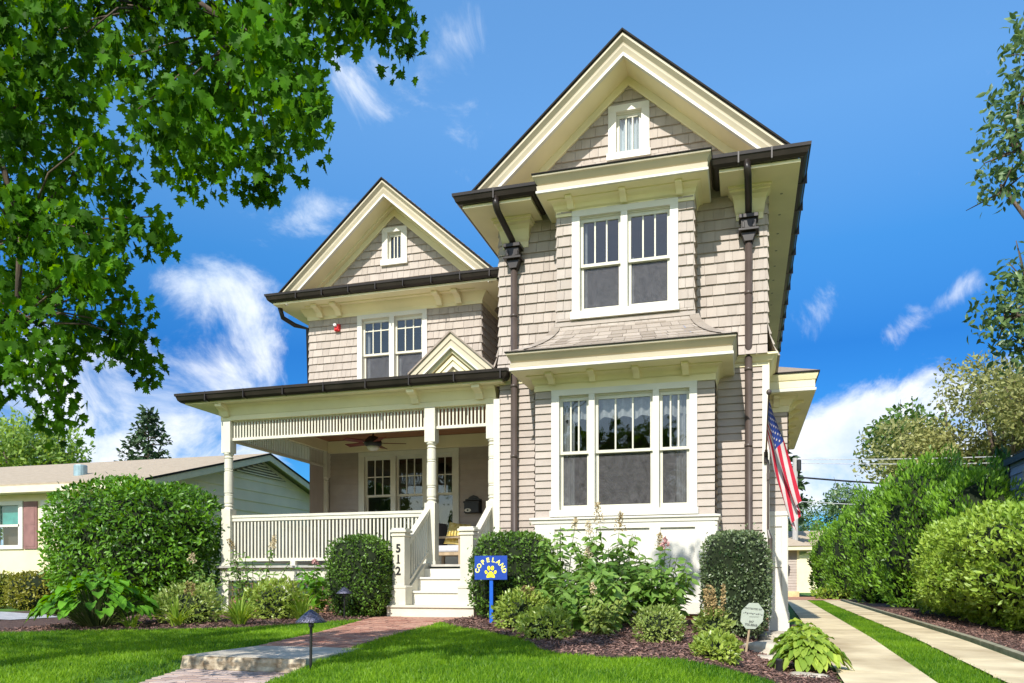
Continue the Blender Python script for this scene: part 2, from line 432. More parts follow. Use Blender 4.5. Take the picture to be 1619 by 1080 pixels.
tag(mb.build('mulch_bed', MULCH, None, True), kind='structure')
DX = lambda x0, y: x0 + .0276 * (y - 8)
def chips():
    rng = np.random.default_rng(5)
    P = []
    for poly, n, box in ((bedr_poly, 30000, (-4.2, .95, 7, 11.5)), (bedl_poly, 16000, (-9.5, -5.4, 7.8, 12))):
        x = rng.uniform(box[0], box[1], n); y = rng.uniform(box[2], box[3], n); k = in_poly(x, y, poly)
        P += [(a, b, g(a, b) + .022 + rng.random() * .022) for a, b in zip(x[k], y[k])]
    y = rng.uniform(7, 24, 9000); x = DX(3.02, y) + rng.random(9000) * .9; P += [(a, b, g(a, b) + .024 + rng.random() * .02) for a, b in zip(x, y)]
    P = np.array(P); n = len(P)
    ax = rng.normal(size=(n, 3)); ax[:, 2] *= .25; nn = rng.normal(size=(n, 3)) * .5; nn[:, 2] += 1
    o = scatter_mesh('mulch_chips', [(-.16, 0, 0), (.16, 0, 0), (.12, 1, 0), (-.1, 1, 0)], [(0, 1, 2, 3)], P, ax, nn, rng.uniform(.018, .052, n), [CHIP])
    tag(o, 'dark red brown shredded bark mulch spread over the planting beds', 'mulch', kind='stuff')
chips()
# brick walk, upper and lower
mb = MB(); rnd = random.Random(3)
def bricks(y0, y1, fl0, fr0, zoff, zf=g):
    y = y0; r = 0
    while y < y1:
        xl, xr = fl0(y + .05), fr0(y + .05); x = xl - (.1 if r % 2 else 0)
        while x < xr:
            a, b = max(xl, x), min(xr, x + .2)
            if b - a > .03:
                z = zf((a + b) / 2, y + .05) + zoff + rnd.uniform(-.003, .003)
                mb.box(a, b - .006, y, y + .097, z - .07, z)
            x += .2
        y += .103; r += 1
bricks(7.32, 11.54, lambda y: fl(PATHL, y), lambda y: fl(PATHR, y), .022)
WALKB = mat('walk_brick_paver', (.26, .10, .068), .85, c2=(.50, .30, .22), island=.75, scale=1.3, bump=.3, bscale=80)
tag(mb.build('brick_walk', WALKB), kind='structure')
mb = MB()
bricks(2.2, 6.12, lambda y: pw([(2, -3.95), (6.2, -4.95)], y), lambda y: pw([(2, -2.9), (6.2, -3.7)], y), .02)
WALKB2 = mat('grey_walk_paver', (.33, .23, .19), .85, c2=(.58, .47, .41), island=.8, scale=1.3, bump=.3, bscale=80)
tag(mb.build('paver_walk', WALKB2), kind='structure')
# stone step slab with a rock face
t = thing('stone_step', (-4.35, 6.7, -.25), 'broad buff limestone slab step with rough rock face in the brick walk', 'stone step')
mb = MB(); mb.box(-4.93, -3.68, 6.16, 7.3, -.26, -.108); mb.build('tread', STONE, t, bevel=.012)
mb = MB(); nx, nz = 44, 5; rn = random.Random(2)
for j in range(nz):
    for i in range(nx):
        z = -.262 + .146 * j / (nz - 1); x = -4.945 + 1.28 * i / (nx - 1)
        mb.v.append((x, 6.14 - .045 * (0.5 + noise.noise(Vector((x * 7, z * 14, 0)))) * (1 if 0 < j < nz - 1 else .3), z))
mb.f = [(j * nx + i, j * nx + i + 1, (j + 1) * nx + i + 1, (j + 1) * nx + i) for j in range(nz - 1) for i in range(nx - 1)]; mb.m = [0] * len(mb.f)
mb.add([(-4.945, 6.13, -.116), (-3.665, 6.13, -.116), (-3.665, 6.17, -.112), (-4.945, 6.17, -.112)], [(0, 1, 2, 3)])
mb.build('rock_face', ROCKFACE, t)
# driveway: two concrete ribbons with a grass strip
DX = lambda x0, y: x0 + .0276 * (y - 8)
mb = MB(); y = -5.0; 
while y < 33.5:
    for a, b in ((.86, 1.65), (2.24, 2.84)):
        mb.add([(DX(a, yy), yy, g(DX(a, yy), yy) + .03) for yy in (y, y + .75, y + 1.48)] + [(DX(b, yy), yy, g(DX(b, yy), yy) + .03) for yy in (y, y + .75, y + 1.48)]
               + [(DX(a, y), y, g(DX(a, y), y) - .05), (DX(b, y), y, g(DX(b, y), y) - .05)],
               [(0, 3, 4, 1), (1, 4, 5, 2), (6, 7, 3, 0)])
    y += 1.5
tag(mb.build('driveway', CONC), kind='structure')
mb = MB(); sheet(mb, [(1.2, 33.6), (5.5, 33.6), (5.5, 40), (1.2, 40)], .03, .8)
tag(mb.build('brick_apron', BRICK), kind='structure')
mb = MB(); y = 4.0
while y < 33:
    a = [DX(2.92, y), DX(2.92, y + 1.98)]
    mb.add([(a[0], y, g(a[0], y) - .02), (a[0] + .09, y, g(a[0], y) - .02), (a[0] + .09, y, g(a[0], y) + .07), (a[0], y, g(a[0], y) + .07),
            (a[1], y + 1.98, g(a[1], y + 2) - .02), (a[1] + .09, y + 1.98, g(a[1], y + 2) - .02), (a[1] + .09, y + 1.98, g(a[1], y + 2) + .07), (a[1], y + 1.98, g(a[1], y + 2) + .07)],
           [(0, 1, 2, 3), (3, 2, 6, 7), (0, 3, 7, 4), (1, 5, 6, 2)])
    y += 2
tag(mb.build('kerb', mat('mossy_edging', (.20, .19, .12), .9, c2=(.34, .32, .22), scale=6)), kind='structure')
mb = MB(); sheet(mb, [(DX(3.0, 3), 3), (DX(5.6, 3), 3), (DX(5.6, 33), 33), (DX(3.0, 33), 33)], .02, .4)
tag(mb.build('hedge_bed', MULCH), kind='structure')
mb = MB(); sheet(mb, [(-17, 9.2), (-13.6, 10.2), (-11, 9.7), (-10.6, 10.5), (-13, 11.3), (-17, 10.6)], .03, .4)
tag(mb.build('pavement', mat('grey_concrete', (.38, .38, .40), .9)), kind='structure')

# grass blades
def grass():
    rng = np.random.default_rng(9)
    pl = BEDL + [(-5.5, 10.75), (-5.08, 8.72), (-4.98, 7.3), (-4.97, 6.1), (-4.0, 2.3), (-9.5, 2.3), (-12, 4)]
    pr = [(-4.13, 10.48)] + BEDR + [(.55, 7.1), (.84, 7.2), (.8, 2.3), (-2.9, 2.3), (-3.68, 6.1), (-3.64, 6.2), (-3.83, 7.3), (-3.97, 8.26)]
    ps = [(DX(1.67, 3), 3), (DX(2.22, 3), 3), (DX(2.22, 33.4), 33.4), (DX(1.67, 33.4), 33.4)]
    jobs = [(pl, (-12, -4, 3, 10.8), 4200), (pr, (-4.2, .9, 3, 10.6), 5200), (ps, (1.5, 3, 4, 18), 3600), (ps, (1.5, 3, 18, 33.4), 1500)]
    XY = []
    for poly, (x0, x1, y0, y1), den in jobs:
        n = int((x1 - x0) * (y1 - y0) * den); x = rng.uniform(x0, x1, n); y = rng.uniform(y0, y1, n)
        k = in_poly(x, y, poly); x, y = x[k], y[k]
        k = (x > y * -1.36 - .8)                                  # keep to what can be seen
        XY.append(np.stack([x[k], y[k]], 1))
    XY = np.vstack(XY); n = len(XY)
    XY = XY + rng.normal(size=XY.shape) * .022
    z = np.array([g(a, b) for a, b in XY.tolist()])
    P = np.column_stack([XY, z - .003])
    ax = rng.normal(size=(n, 3)) * .42; ax[:, 2] = 1
    nn = rng.normal(size=(n, 3)); nn[:, 2] *= .2
    sz = rng.uniform(.03, .062, n) * (1 + .25 * np.array([noise.noise(Vector((a * 3, b * 3, 0))) for a, b in XY.tolist()]))
    m = leafmat('grass_blade', (.035, .145, .006), (.31, .51, .03), .5, .05, .5, .75)
    o = scatter_mesh('lawn_grass', [(-.075, 0, 0), (.075, 0, 0), (.05, .6, .05), (0, 1, .22)], [(0, 1, 2, 3)], P, ax, nn, sz, [m])
    tag(o, 'bright green mown lawn grass on both sides of the walk and along the drive', 'grass', kind='stuff')
grass()

# ------------------------------------------------------------------ HOUSE
house = thing('house', (-4.5, 15, 0), 'two storey taupe shingled house with twin cream gables, bay windows and a front porch', 'house')
H = house
CXM = -1.77; SL = .885
YM, YU, YB, YP, YW, YR = 12.6, 12.0, 11.9, 12.8, 15.67, 16.45
UW = (-2.55, -.95, 4.585, 6.25)       # upper bay window casing
LW = (-2.85, -.67, 1.56, 3.50)        # lower bay window casing
GW = (-2.09, -1.44, 7.255, 8.12)
WW = (-8.09, -6.46, 4.7, 6.36)
WG = (-7.5, -6.92, 7.37, 8.18)
def inner(w, k=.03): return (w[0] + k, w[1] - k, w[2] + k, w[3] - k)
gclip = lambda cx, za: (lambda z: None if z > za else (cx - (za - z) / SL - .05, cx + (za - z) / SL + .05))
# main block, upper shingles with flared foot
flare = lambda z: .16 * max(0, 1 - (z - 3.98) / .62) ** 2
mb = MB()
siding(mb, front(YM), -3.91, .32, 3.98, 6.46, [(-2.8, -.72, 3.9, 6.5)], .165, True, flare=flare, seed=2)
siding(mb, front(YM), -4.3, .8, 6.70, 8.5, [inner(GW)], .165, True, clip=gclip(CXM, 8.45), seed=3)
siding(mb, side_r(.32), YM, 23, 3.98, 6.46, [], .165, True, flare=flare, seed=4)
siding(mb, side_l(-3.91), YM, 17, 3.98, 6.46, [], .165, True, flare=flare, seed=5)
backing(mb, front(YM), -3.91, .32, 3.7, 6.9, [(-2.7, -.8, 4.4, 6.4)])
backing(mb, front(YM), -3.6, .1, 6.9, 7.22, [])
backing(mb, front(YM), -2.9, -.65, 7.22, 7.8, [inner(GW)]); backing(mb, front(YM), -2.35, -1.2, 7.8, 8.2, [inner(GW)]); backing(mb, front(YM), -1.95, -1.55, 8.2, 8.4, [])
backing(mb, side_r(.32), YM, 23, 0, 6.5, []); backing(mb, side_l(-3.91), YM, 17, 0, 6.5, [])
mb.build('shingle_wall', SHINGLE, H)
mb = MB()
siding(mb, front(YM), -3.90, .25, .1, 3.83, [(-3.05, -.48, 0, 3.75)], .114, seed=2)
siding(mb, side_r(.32), YM, 23, .1, 3.83, [], .114, seed=4)
siding(mb, side_l(-3.91), 12.9, 16.45, .87, 3.83, [], .114, seed=4)
backing(mb, front(YM), -3.91, .32, 0, 3.9, [(-3.05, -.48, 0, 3.8)])
mb.build('clapboard_wall', SIDING, H)
mb = MB(); mb.box(.25, .352, 12.565, 12.70, -.3, 3.83); mb.build('corner_board', WHITE, H)
mb = MB(); mb.box(-4.0, -3.895, 12.56, 12.72, .87, 3.6)
mb.build('corner_board', WHITE, H)
mb = MB(); mb.box(-3.9, .34, 12.56, 12.7, -.35, .12); mb.box(-3.05, -.48, 11.93, 12.6, -.35, .12)
mb.box(-9.3, -5.5, 12.78, 12.9, -.2, .3)
mb.build('foundation', BRICK, H)
# belt band under the flare
pr = [(0, 3.83), (.03, 3.83), (.03, 3.88), (.07, 3.9), (.11, 3.95), (.15, 3.97), (.15, 4.0), (0, 4.0)]
mb = MB(); mb.sweep(pr, [(-.45, YM), (.32, YM), (.32, 14.0)], [(0, -1), (1, -1), (1, 0)]); mb.build('belt_moulding', CREAM, H); mb = MB()
mb.sweep(pr, [(-3.91, 13.3), (-3.91, YM), (-3.1, YM)], [(-1, 0), (-1, -1), (0, -1)])
mb.build('belt_moulding', CREAM, H)

# gables (rake boards, soffits)
def gable(cx, yr, yw, half, zr=8.91, wz=8.41):
    mb = MB()
    for sg in (-1, 1):                                                     # crown: slopes back towards its foot
        rows = [(0, -.10), (.035, -.10), (.05, -.085), (.10, -.035), (.125, -.03), (.14, -.03), (.235, .005), (.245, .05)]
        vs = []
        for dz, dy in rows:
            vs += [(cx, yr + dy, zr - dz), (cx + sg * half, yr + dy, zr - SL * half - dz)]
        vs += [(cx, yr + .06, zr), (cx + sg * half, yr + .06, zr - SL * half)]
        mb.add(vs, [(2 * i, 2 * i + 1, 2 * i + 3, 2 * i + 2) for i in range(len(rows) - 1)] + [(0, 1, 2 * len(rows) + 1, 2 * len(rows))])
    mb.build('rake_crown', FASCIA, H); mb = MB()
    mb.chevron(cx, zr - .235, SL, half - .1, .035, yr + .01, yw)           # soffit boarding
    mb.chevron(cx, wz + .21, SL, half - .25, .21, yw - .045, yw + .02)     # frieze on the wall
    mb.chevron(cx, wz + .205, SL, half - .25, .05, yw - .16, yw - .047)
    mb.chevron(cx, wz + .03, SL, half - .25, .035, yw - .065, yw - .047)
    mb.build('rake_board', CREAM, H)
    mb = MB(); mb.chevron(cx, zr - .244, SL, half - .06, .05, yr - .03, yr + .045)
    mb.build('rake_moulding', WHITE, H)
gable(CXM, 12.04, YM, 2.36, 8.83)
gable(-7.21, 15.12, YW, 2.36, 8.885)
# roofs
mb = MB()
def roof_slab(cx, za, half, y0, y1, t=.05):
    mb.chevron(cx, za, SL, half, t, y0, y1)
    for sg in (-1, 1):                                                     # shingle butts along the rake edge
        L = half / math.cos(math.atan(SL)); n = int(L / .14)
        for i in range(n):
            a = half * i / n; b = half * (i + 1) / n
            mb.prism([(cx + sg * a, za - SL * a + .004), (cx + sg * b, za - SL * b + .018), (cx + sg * b, za - SL * b - .004), (cx + sg * a, za - SL * a - .004)], 'y', y0 - .012, y1)
roof_slab(CXM, 8.885, 2.5, 11.96, 23.6); roof_slab(-7.21, 8.94, 2.55, 15.04, 23.6)
# cross roof joining the wings
mb.prism([(16.4, 6.55), (19.2, 8.45), (22, 6.55), (22, 6.45), (16.4, 6.45)], 'x', -7.2, -1.8)
rf = mb.build('roof', ROOF, H)
for cx, za, half, y in ((CXM, 8.888, 2.47, 11.92), (-7.21, 8.943, 2.5, 15.0)):
    mb = MB(); mb.chevron(cx, za, SL, half, .03, y - .012, y + .028); mb.build('rake_edge', DARK, rf)

# gutters and eaves
GP = [(0, 0), (0, -.15), (.05, -.155), (.09, -.12), (.115, -.05), (.13, -.045), (.135, 0), (.12, 0), (.10, -.04), (.02, -.05)]
def gp(z): return [(o, z + d) for o, d in GP]
def gutter(z, path, outs, hangers=()):
    mb = MB(); mb.sweep(gp(z), path, outs, closed=True)
    for x, y, ax in hangers:
        if ax == 'x': mb.box(x, x + .02, y - .1375, y, z - .158, z + .003)
        else: mb.box(x, x + .1375, y, y + .02, z - .158, z + .003)
    return mb.build('gutter', BRONZE, H)
EZ = 6.67
gutter(EZ, [(-.37, 12.5), (-.37, 11.85), (.75, 11.85), (.75, 23.4)], [(-1, 0), (-1, -1), (1, -1), (1, 0)], [(-.1, 11.85, 'x'), (.35, 11.85, 'x')] + [(.75, 12.6 + i * .9, 'y') for i in range(12)])
gutter(EZ, [(-4.29, 17.5), (-4.29, 11.85), (-3.16, 11.85), (-3.16, 12.5)], [(-1, 0), (-1, -1), (1, -1), (1, 0)], [(-3.75, 11.85, 'x')])
gutter(6.78, [(-9.82, 23), (-9.82, 15.08), (-4.74, 15.08), (-4.74, 16.4)], [(-1, 0), (-1, -1), (1, -1), (1, 0)], [(-9.2 + i * .62, 15.08, 'x') for i in range(8)])
gutter(4.02, [(-9.92, 17), (-9.92, 12.38), (-3.80, 12.38), (-3.80, 12.5)], [(-1, 0), (-1, -1), (1, -1), (1, 0)], [(-9.4 + i * .8, 12.38, 'x') for i in range(8)])
# soffits
mb = MB()
mb.box(-.36, .749, 11.852, 12.6, 6.47, 6.515); mb.box(.32, .749, 12.6, 23.3, 6.47, 6.515)
mb.box(-4.289, -3.17, 11.852, 12.6, 6.47, 6.515); mb.box(-4.289, -3.91, 12.6, 17.5, 6.47, 6.515)
mb.box(-9.818, -4.742, 15.082, YW, 6.58, 6.62); mb.box(-9.818, -9.28, YW, 23, 6.58, 6.62); mb.box(-5.26, -4.742, YW, 16.9, 6.58, 6.62)
mb.box(-9.918, -3.802, 12.382, 12.70, 3.84, 3.87)
mb.box(-9.918, -9.38, 12.7, 17, 3.84, 3.87)
mb.build('soffit', CREAM, H)
for i in range(12):
    mb = MB(); mb.lathe(.53, 12.75 + i * .72, [(.022, 6.468), (.022, 6.475)], 10); mb.build('soffit_vent', mat('vent_grey', (.30, .28, .18), .6), H)
mb = MB()                                                                  # eave roof lips behind the gutters
mb.prism([(11.87, 6.675), (12.7, 6.72), (12.7, 6.70), (11.87, 6.65)], 'x', -4.25, .72)
mb.prism([(15.1, 6.785), (15.75, 6.82), (15.75, 6.80), (15.1, 6.76)], 'x', -9.8, -4.8)
mb.build('eave_flashing', ROOF, H)
# cove mouldings at the eaves: profile in (y, z) run along x
def cove(yw, z0, z1, d): return [(yw - .02, z0), (yw - .025, z0), (yw - .03, z0 + .10), (yw - .045, z0 + .14), (yw - d * .35, z1 - .14), (yw - d * .55, z1 - .07), (yw - d * .9, z1 - .05), (yw - d, z1 - .045), (yw - d, z1), (yw - .02, z1)]
for a, b in ((-.12, .25), (-3.83, -3.42)):
    mb = MB(); mb.sweep([(0, 6.06), (.03, 6.06), (.035, 6.15), (.06, 6.18), (.08, 6.22), (.12, 6.33), (.17, 6.385), (.25, 6.40), (.25, 6.43), (.30, 6.435), (.30, 6.468), (0, 6.468)], [(a, YM), (a, YM), (b, YM), (b, YM)], [(-.42, 0), (-.42, -1), (.42, -1), (.42, 0)]); mb.build('eave_moulding', CREAM, H)
mb = MB()
cp = [(.0, 6.36), (.03, 6.36), (.035, 6.43), (.07, 6.47), (.12, 6.53), (.15, 6.575), (.15, 6.58), (0, 6.58)]
mb.sweep(cp, [(-9.28, 20), (-9.28, YW), (-5.26, YW), (-5.26, 16.9)], [(-1, 0), (-1, -1), (1, -1), (1, 0)])
for yy in (15.35,): mb.box(-9.2, -5.3, yy, yy + .025, 6.56, 6.579)
mb.build('frieze_moulding', CREAM, H)
def bracket(x, y0, y1, zt, h, w, parent=H):
    mb = MB(); d = y1 - y0                                                # y0 front, y1 wall
    pr = [(y1, zt), (y0, zt), (y0, zt - .25 * h), (y0 + .12 * d, zt - .34 * h), (y0 + .40 * d, zt - .38 * h), (y0 + .66 * d, zt - .58 * h), (y0 + .8 * d, zt - .86 * h), (y0 + .86 * d, zt - h), (y1, zt - h)]
    mb.prism(pr, 'x', x - w / 2, x + w / 2); return mb.build('bracket', CREAM, parent, bevel=.006)
for x in (-8.95, -8.5, -6.15, -5.72): bracket(x, 15.25, 15.6, 6.578, .2, .13)
for x in (-9.25, -5.45, -4.28): bracket(x, 12.42, 12.69, 3.838, .2, .14)
# conductor heads and downspouts
def downspout(x, zg, elbow_x):
    mb = MB(); mb.tube([(x, 12.5, 5.78), (x, 12.5, .25), (x, 12.38, .1)], .055, 12)
    for z in (4.9, 3.75, 2.6): mb.tube([(x, 12.5, z), (x, 12.5, z + .05)], .062, 12)
    o = mb.build('downspout', PIPE, H, True)
    mb = MB(); mb.tube([(elbow_x, 11.80, 6.56), (elbow_x, 11.79, 6.44), (elbow_x + .01, 11.86, 6.36), (x, 12.38, 6.12), (x, 12.48, 6.05), (x, 12.5, 5.98)], .052, 12)
    mb.build('elbow', BRONZE, o, True)
    mb = MB(); mb.box(x - .14, x + .14, 12.34, 12.6, 6.0, 6.06); mb.box(x - .11, x + .11, 12.38, 12.6, 5.86, 6.0); mb.box(x - .15, x + .15, 12.36, 12.6, 5.82, 5.86)
    mb.prism([(x - .11, 5.82), (x + .11, 5.82), (x + .06, 5.68), (x - .06, 5.68)], 'y', 12.42, 12.58)
    for sx in (-1, 1): mb.box(x + sx * .075 - .02, x + sx * .075 + .02, 12.36, 12.38, 5.86, 5.95)
    mb.build('conductor_head', BRONZE, o, bevel=.006)
downspout(-3.63, 0, -3.72); downspout(.05, 0, .03)

# windows -----------------------------------------------------------
def window(name, cas, y, lights, head, sill, meet, munt=3, cb=.1, screen=True, curtain=None, hbar=None, paint=WHITE, sash_paint=PORCHW, single=False, sillbox=True):
    x0, x1, z0, z1 = cas
    mb = MB()
    mb.box(x0, x1, y - .045, y + .012, head + .02, z1)
    edges = [x0] + [v for l in lights for v in l] + [x1]
    for i in range(0, len(edges), 2): mb.box(edges[i], edges[i + 1], y - .04, y + .012, sill, head + .02)
    mb.box(x0 - (.02 if sillbox else 0), x1 + (.02 if sillbox else 0), y - .075, y + .012, z0, sill)
    for a, b in lights:                                                       # reveals
        mb.box(a - .012, a, y + .012, y + .15, sill, head); mb.box(b, b + .012, y + .012, y + .15, sill, head)
        mb.box(a, b, y + .012, y + .15, head, head + .02); mb.box(a, b, y + .012, y + .15, sill - .02, sill)
    w = mb.build(name, paint, H)
    for a, b in lights:
        fw = .045
        s = MB()
        top_lo = sill if single else meet - .02
        ya, yb = y + .035, y + .07
        s.box(a, a + fw, ya, yb, top_lo, head); s.box(b - fw, b, ya, yb, top_lo, head)
        s.box(a + fw, b - fw, ya, yb, head - .055, head); s.box(a + fw, b - fw, ya, yb, top_lo, top_lo + .045)
        for k in range(1, munt):
            xm = a + fw + (b - a - 2 * fw) * k / munt; s.box(xm - .011, xm + .011, ya + .006, yb - .004, top_lo + .045, head - .055)
        if hbar: s.box(a + fw, b - fw, ya + .008, yb - .006, hbar - .011, hbar + .011)
        if not single:
            yc, yd = y + .075, y + .11
            s.box(a, a + fw, yc, yd, sill, meet + .02); s.box(b - fw, b, yc, yd, sill, meet + .02)
            s.box(a + fw, b - fw, yc, yd, sill, sill + .08); s.box(a + fw, b - fw, yc, yd, meet - .025, meet + .02)
        s.build('sash', sash_paint, w)
        q = MB(); q.quad((a + .02, y + .055, top_lo + .02), (b - .02, y + .055, top_lo + .02), (b - .02, y + .055, head - .02), (a + .02, y + .055, head - .02))
        if not single: q.quad((a + .02, y + .093, sill + .03), (b - .02, y + .093, sill + .03), (b - .02, y + .093, meet), (a + .02, y + .093, meet))
        q.build('glass', GLASS, w)
        if screen:
            q = MB(); q.quad((a + .02, y + .089, sill + .03), (b - .02, y + .089, sill + .03), (b - .02, y + .089, meet), (a + .02, y + .089, meet))
            q.build('insect_screen', SCREEN, w)
    a, b = lights[0][0] - .05, lights[-1][1] + .05
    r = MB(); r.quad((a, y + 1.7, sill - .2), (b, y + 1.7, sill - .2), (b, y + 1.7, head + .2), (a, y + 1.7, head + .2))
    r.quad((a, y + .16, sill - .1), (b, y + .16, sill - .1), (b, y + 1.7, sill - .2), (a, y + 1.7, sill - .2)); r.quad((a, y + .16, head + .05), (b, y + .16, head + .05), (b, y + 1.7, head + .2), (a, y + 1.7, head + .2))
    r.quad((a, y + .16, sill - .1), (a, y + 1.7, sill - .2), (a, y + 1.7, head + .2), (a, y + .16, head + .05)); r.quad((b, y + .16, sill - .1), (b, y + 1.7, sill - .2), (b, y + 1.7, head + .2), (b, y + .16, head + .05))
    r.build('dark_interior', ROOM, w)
    def cloth(xa, xb, za, zb, yy, waves, m=FABRIC, scal=0):
        c = MB(); n = max(8, waves * 8)
        for i in range(n + 1):
            u = i / n; x = xa + (xb - xa) * u; yo = yy + .025 * math.sin(u * waves * 2 * math.pi)
            zz = za + (scal * abs(math.sin(u * waves * .5 * math.pi)) if scal else 0)
            c.v += [(x, yo, zz), (x, yo, zb)]
        c.f = [(2 * i, 2 * i + 2, 2 * i + 3, 2 * i + 1) for i in range(n)]; c.m = [0] * n
        c.build('curtain', m, w)
    for c in (curtain or []): cloth(*c)
    return w
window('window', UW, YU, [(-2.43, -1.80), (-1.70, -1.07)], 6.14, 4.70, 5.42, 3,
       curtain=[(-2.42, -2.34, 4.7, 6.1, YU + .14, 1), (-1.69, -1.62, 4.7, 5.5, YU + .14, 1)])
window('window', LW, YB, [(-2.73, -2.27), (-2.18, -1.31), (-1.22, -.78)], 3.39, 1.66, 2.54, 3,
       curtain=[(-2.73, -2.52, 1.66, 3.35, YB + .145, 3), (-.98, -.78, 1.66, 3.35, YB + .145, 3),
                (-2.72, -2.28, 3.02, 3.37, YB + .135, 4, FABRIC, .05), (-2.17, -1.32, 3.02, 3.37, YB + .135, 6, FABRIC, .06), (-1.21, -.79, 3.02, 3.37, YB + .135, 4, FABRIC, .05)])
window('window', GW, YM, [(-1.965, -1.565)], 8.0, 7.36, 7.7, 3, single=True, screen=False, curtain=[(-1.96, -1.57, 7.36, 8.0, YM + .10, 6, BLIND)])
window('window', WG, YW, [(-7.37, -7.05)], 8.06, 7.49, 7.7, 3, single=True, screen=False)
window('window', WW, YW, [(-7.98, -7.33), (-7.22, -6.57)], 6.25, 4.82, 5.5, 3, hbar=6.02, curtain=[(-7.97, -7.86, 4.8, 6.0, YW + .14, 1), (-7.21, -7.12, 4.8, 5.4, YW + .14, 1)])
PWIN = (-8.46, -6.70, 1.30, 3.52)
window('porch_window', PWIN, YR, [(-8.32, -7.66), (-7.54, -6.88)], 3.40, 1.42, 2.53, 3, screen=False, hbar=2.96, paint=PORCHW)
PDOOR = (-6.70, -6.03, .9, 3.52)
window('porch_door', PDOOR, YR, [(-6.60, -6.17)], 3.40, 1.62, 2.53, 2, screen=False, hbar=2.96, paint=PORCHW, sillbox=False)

# upper bay -----------------------------------------------------------
mb = MB()
siding(mb, front(YU), -2.79, -.73, 4.42, 6.32, [inner(UW)], .165, True, seed=7)
siding(mb, side_r(-.73), YU, YM, 4.42, 6.32, [], .165, True, seed=8); siding(mb, side_l(-2.79), YU, YM, 4.42, 6.32, [], .165, True, seed=9)
backing(mb, front(YU), -2.79, -.73, 4.42, 6.4, [inner(UW)]); backing(mb, side_r(-.73), YU, YM, 4.4, 6.4, []); backing(mb, side_l(-2.79), YU, YM, 4.4, 6.4, [])
mb.build('bay_shingle_wall', SHINGLE, H)
mb = MB(); mb.box(-2.82, -.70, YU - .03, YU + .01, 4.50, 4.56); mb.build('bay_sill_board', SHINGLE, H)
def bay_cornice(x0, x1, yw, yb, zb, out, k, brx, z_off=0):
    """frieze, cove, soffit, fascia and crown swept round a bay; zb = foot of frieze"""
    path = [(x0, yb), (x0, yw), (x1, yw), (x1, yb)]; outs = [(-k, 0), (-k, -1), (k, -1), (k, 0)]
    f = out
    pr = [(0, zb), (.03, zb), (.03, zb + .03), (.025, zb + .03), (.025, zb + .09), (.06, zb + .11), (.08, zb + .16), (.12, zb + .185), (.2, zb + .195), (.2, zb + .21), (f - .10, zb + .21)]
    mb = MB(); mb.sweep(pr, path, outs); c = mb.build('cornice', CREAM, H)
    pr = [(f - .10, zb + .21), (f - .10, zb + .265), (f - .095, zb + .27), (f - .085, zb + .33), (f - .12, zb + .335), (f - .118, zb + .35), (f - .10, zb + .358), (f - .03, zb + .425), (f - .005, zb + .435), (f, zb + .445), (f, zb + .46), (0, zb + .46)]
    mb = MB(); mb.sweep(pr, path, outs); mb.build('fascia', FASCIA, c)
    mb = MB(); mb.sweep([(f - .102, zb + .212), (f - .072, zb + .218), (f - .070, zb + .25), (f - .09, zb + .263), (f - .102, zb + .263)], path, outs, closed=True)
    mb.build('bed_moulding', WHITE, c)
    for x in brx: bracket(x, yw - f * .58, yw - f * .12, zb + .21, .13, .1, c)
    for i in range(7):
        mb = MB(); mb.lathe(x0 + .15 + (x1 - x0 - .3) * i / 6, yw - f * .72, [(.02, zb + .2085), (.02, zb + .215)], 8); mb.build('soffit_vent', CREAM, c)
    mb = MB(); mb.sweep([(f - .01, zb + .462), (f + .02, zb + .466), (f + .02, zb + .48), (f - .01, zb + .48)], path, outs, closed=True); mb.build('roof_edge', DARK, c)
    return c
bay_cornice(-2.79, -.73, YU, YM, 6.19, .5, .54, (-2.56, -1.75, -.93))
mb = MB()                                                                  # small roof over the upper cornice
z0 = 6.665
mb.add([(-3.06, 11.49, z0), (-.46, 11.49, z0), (-.55, 12.6, 7.02), (-2.97, 12.6, 7.02), (-3.06, 12.6, z0), (-.46, 12.6, z0)], [(0, 1, 2, 3), (0, 3, 4), (1, 5, 2)])
mb.build('bay_top_roof', ROOF, H)
# lower bay -----------------------------------------------------------
mb = MB()
siding(mb, front(YB), -3.11, -.42, 1.56, 3.5, [inner(LW)], .114, seed=7)
siding(mb, side_r(-.42), YB, YM, 1.56, 3.5, [], .114); siding(mb, side_l(-3.11), YB, YM, 1.56, 3.5, [], .114)
backing(mb, front(YB), -3.11, -.42, 1.5, 3.6, [inner(LW)]); backing(mb, side_r(-.42), YB, YM, .1, 3.6, []); backing(mb, side_l(-3.11), YB, YM, .1, 3.6, [])
mb.build('bay_clapboard_wall', SIDING, H)
bay_cornice(-3.11, -.42, YB, YM, 3.50, .6, .51, (-2.83, -2.2, -1.54, -.83))
mb = MB()
x0, x1 = -3.11, -.42
mb.box(x0, x1, YB, YM, .10, 1.46)
for a, b in ((x0 - .005, -2.80), (-2.32, -2.16), (-1.36, -1.20), (-.70, x1 + .005)): mb.box(a, b, YB - .035, YB - .001, .42, 1.37)
mb.box(x0 - .005, x1 + .005, YB - .036, YB - .001, 1.37, 1.459); mb.box(x0 - .005, x1 + .005, YB - .036, YB - .001, .27, .42)
mb.box(x0 - .03, x1 + .03, YB - .06, YM, .10, .27); mb.prism([(YB - .06, .27), (YB - .06, .275), (YB - .036, .30), (YB - .001, .30), (YB - .001, .27)], 'x', x0 - .03, x1 + .03)
mb.box(x1 + .001, x1 + .036, YB - .03, YM, .27, 1.459)
mb.build('bay_panel', WHITE, H, bevel=.004)
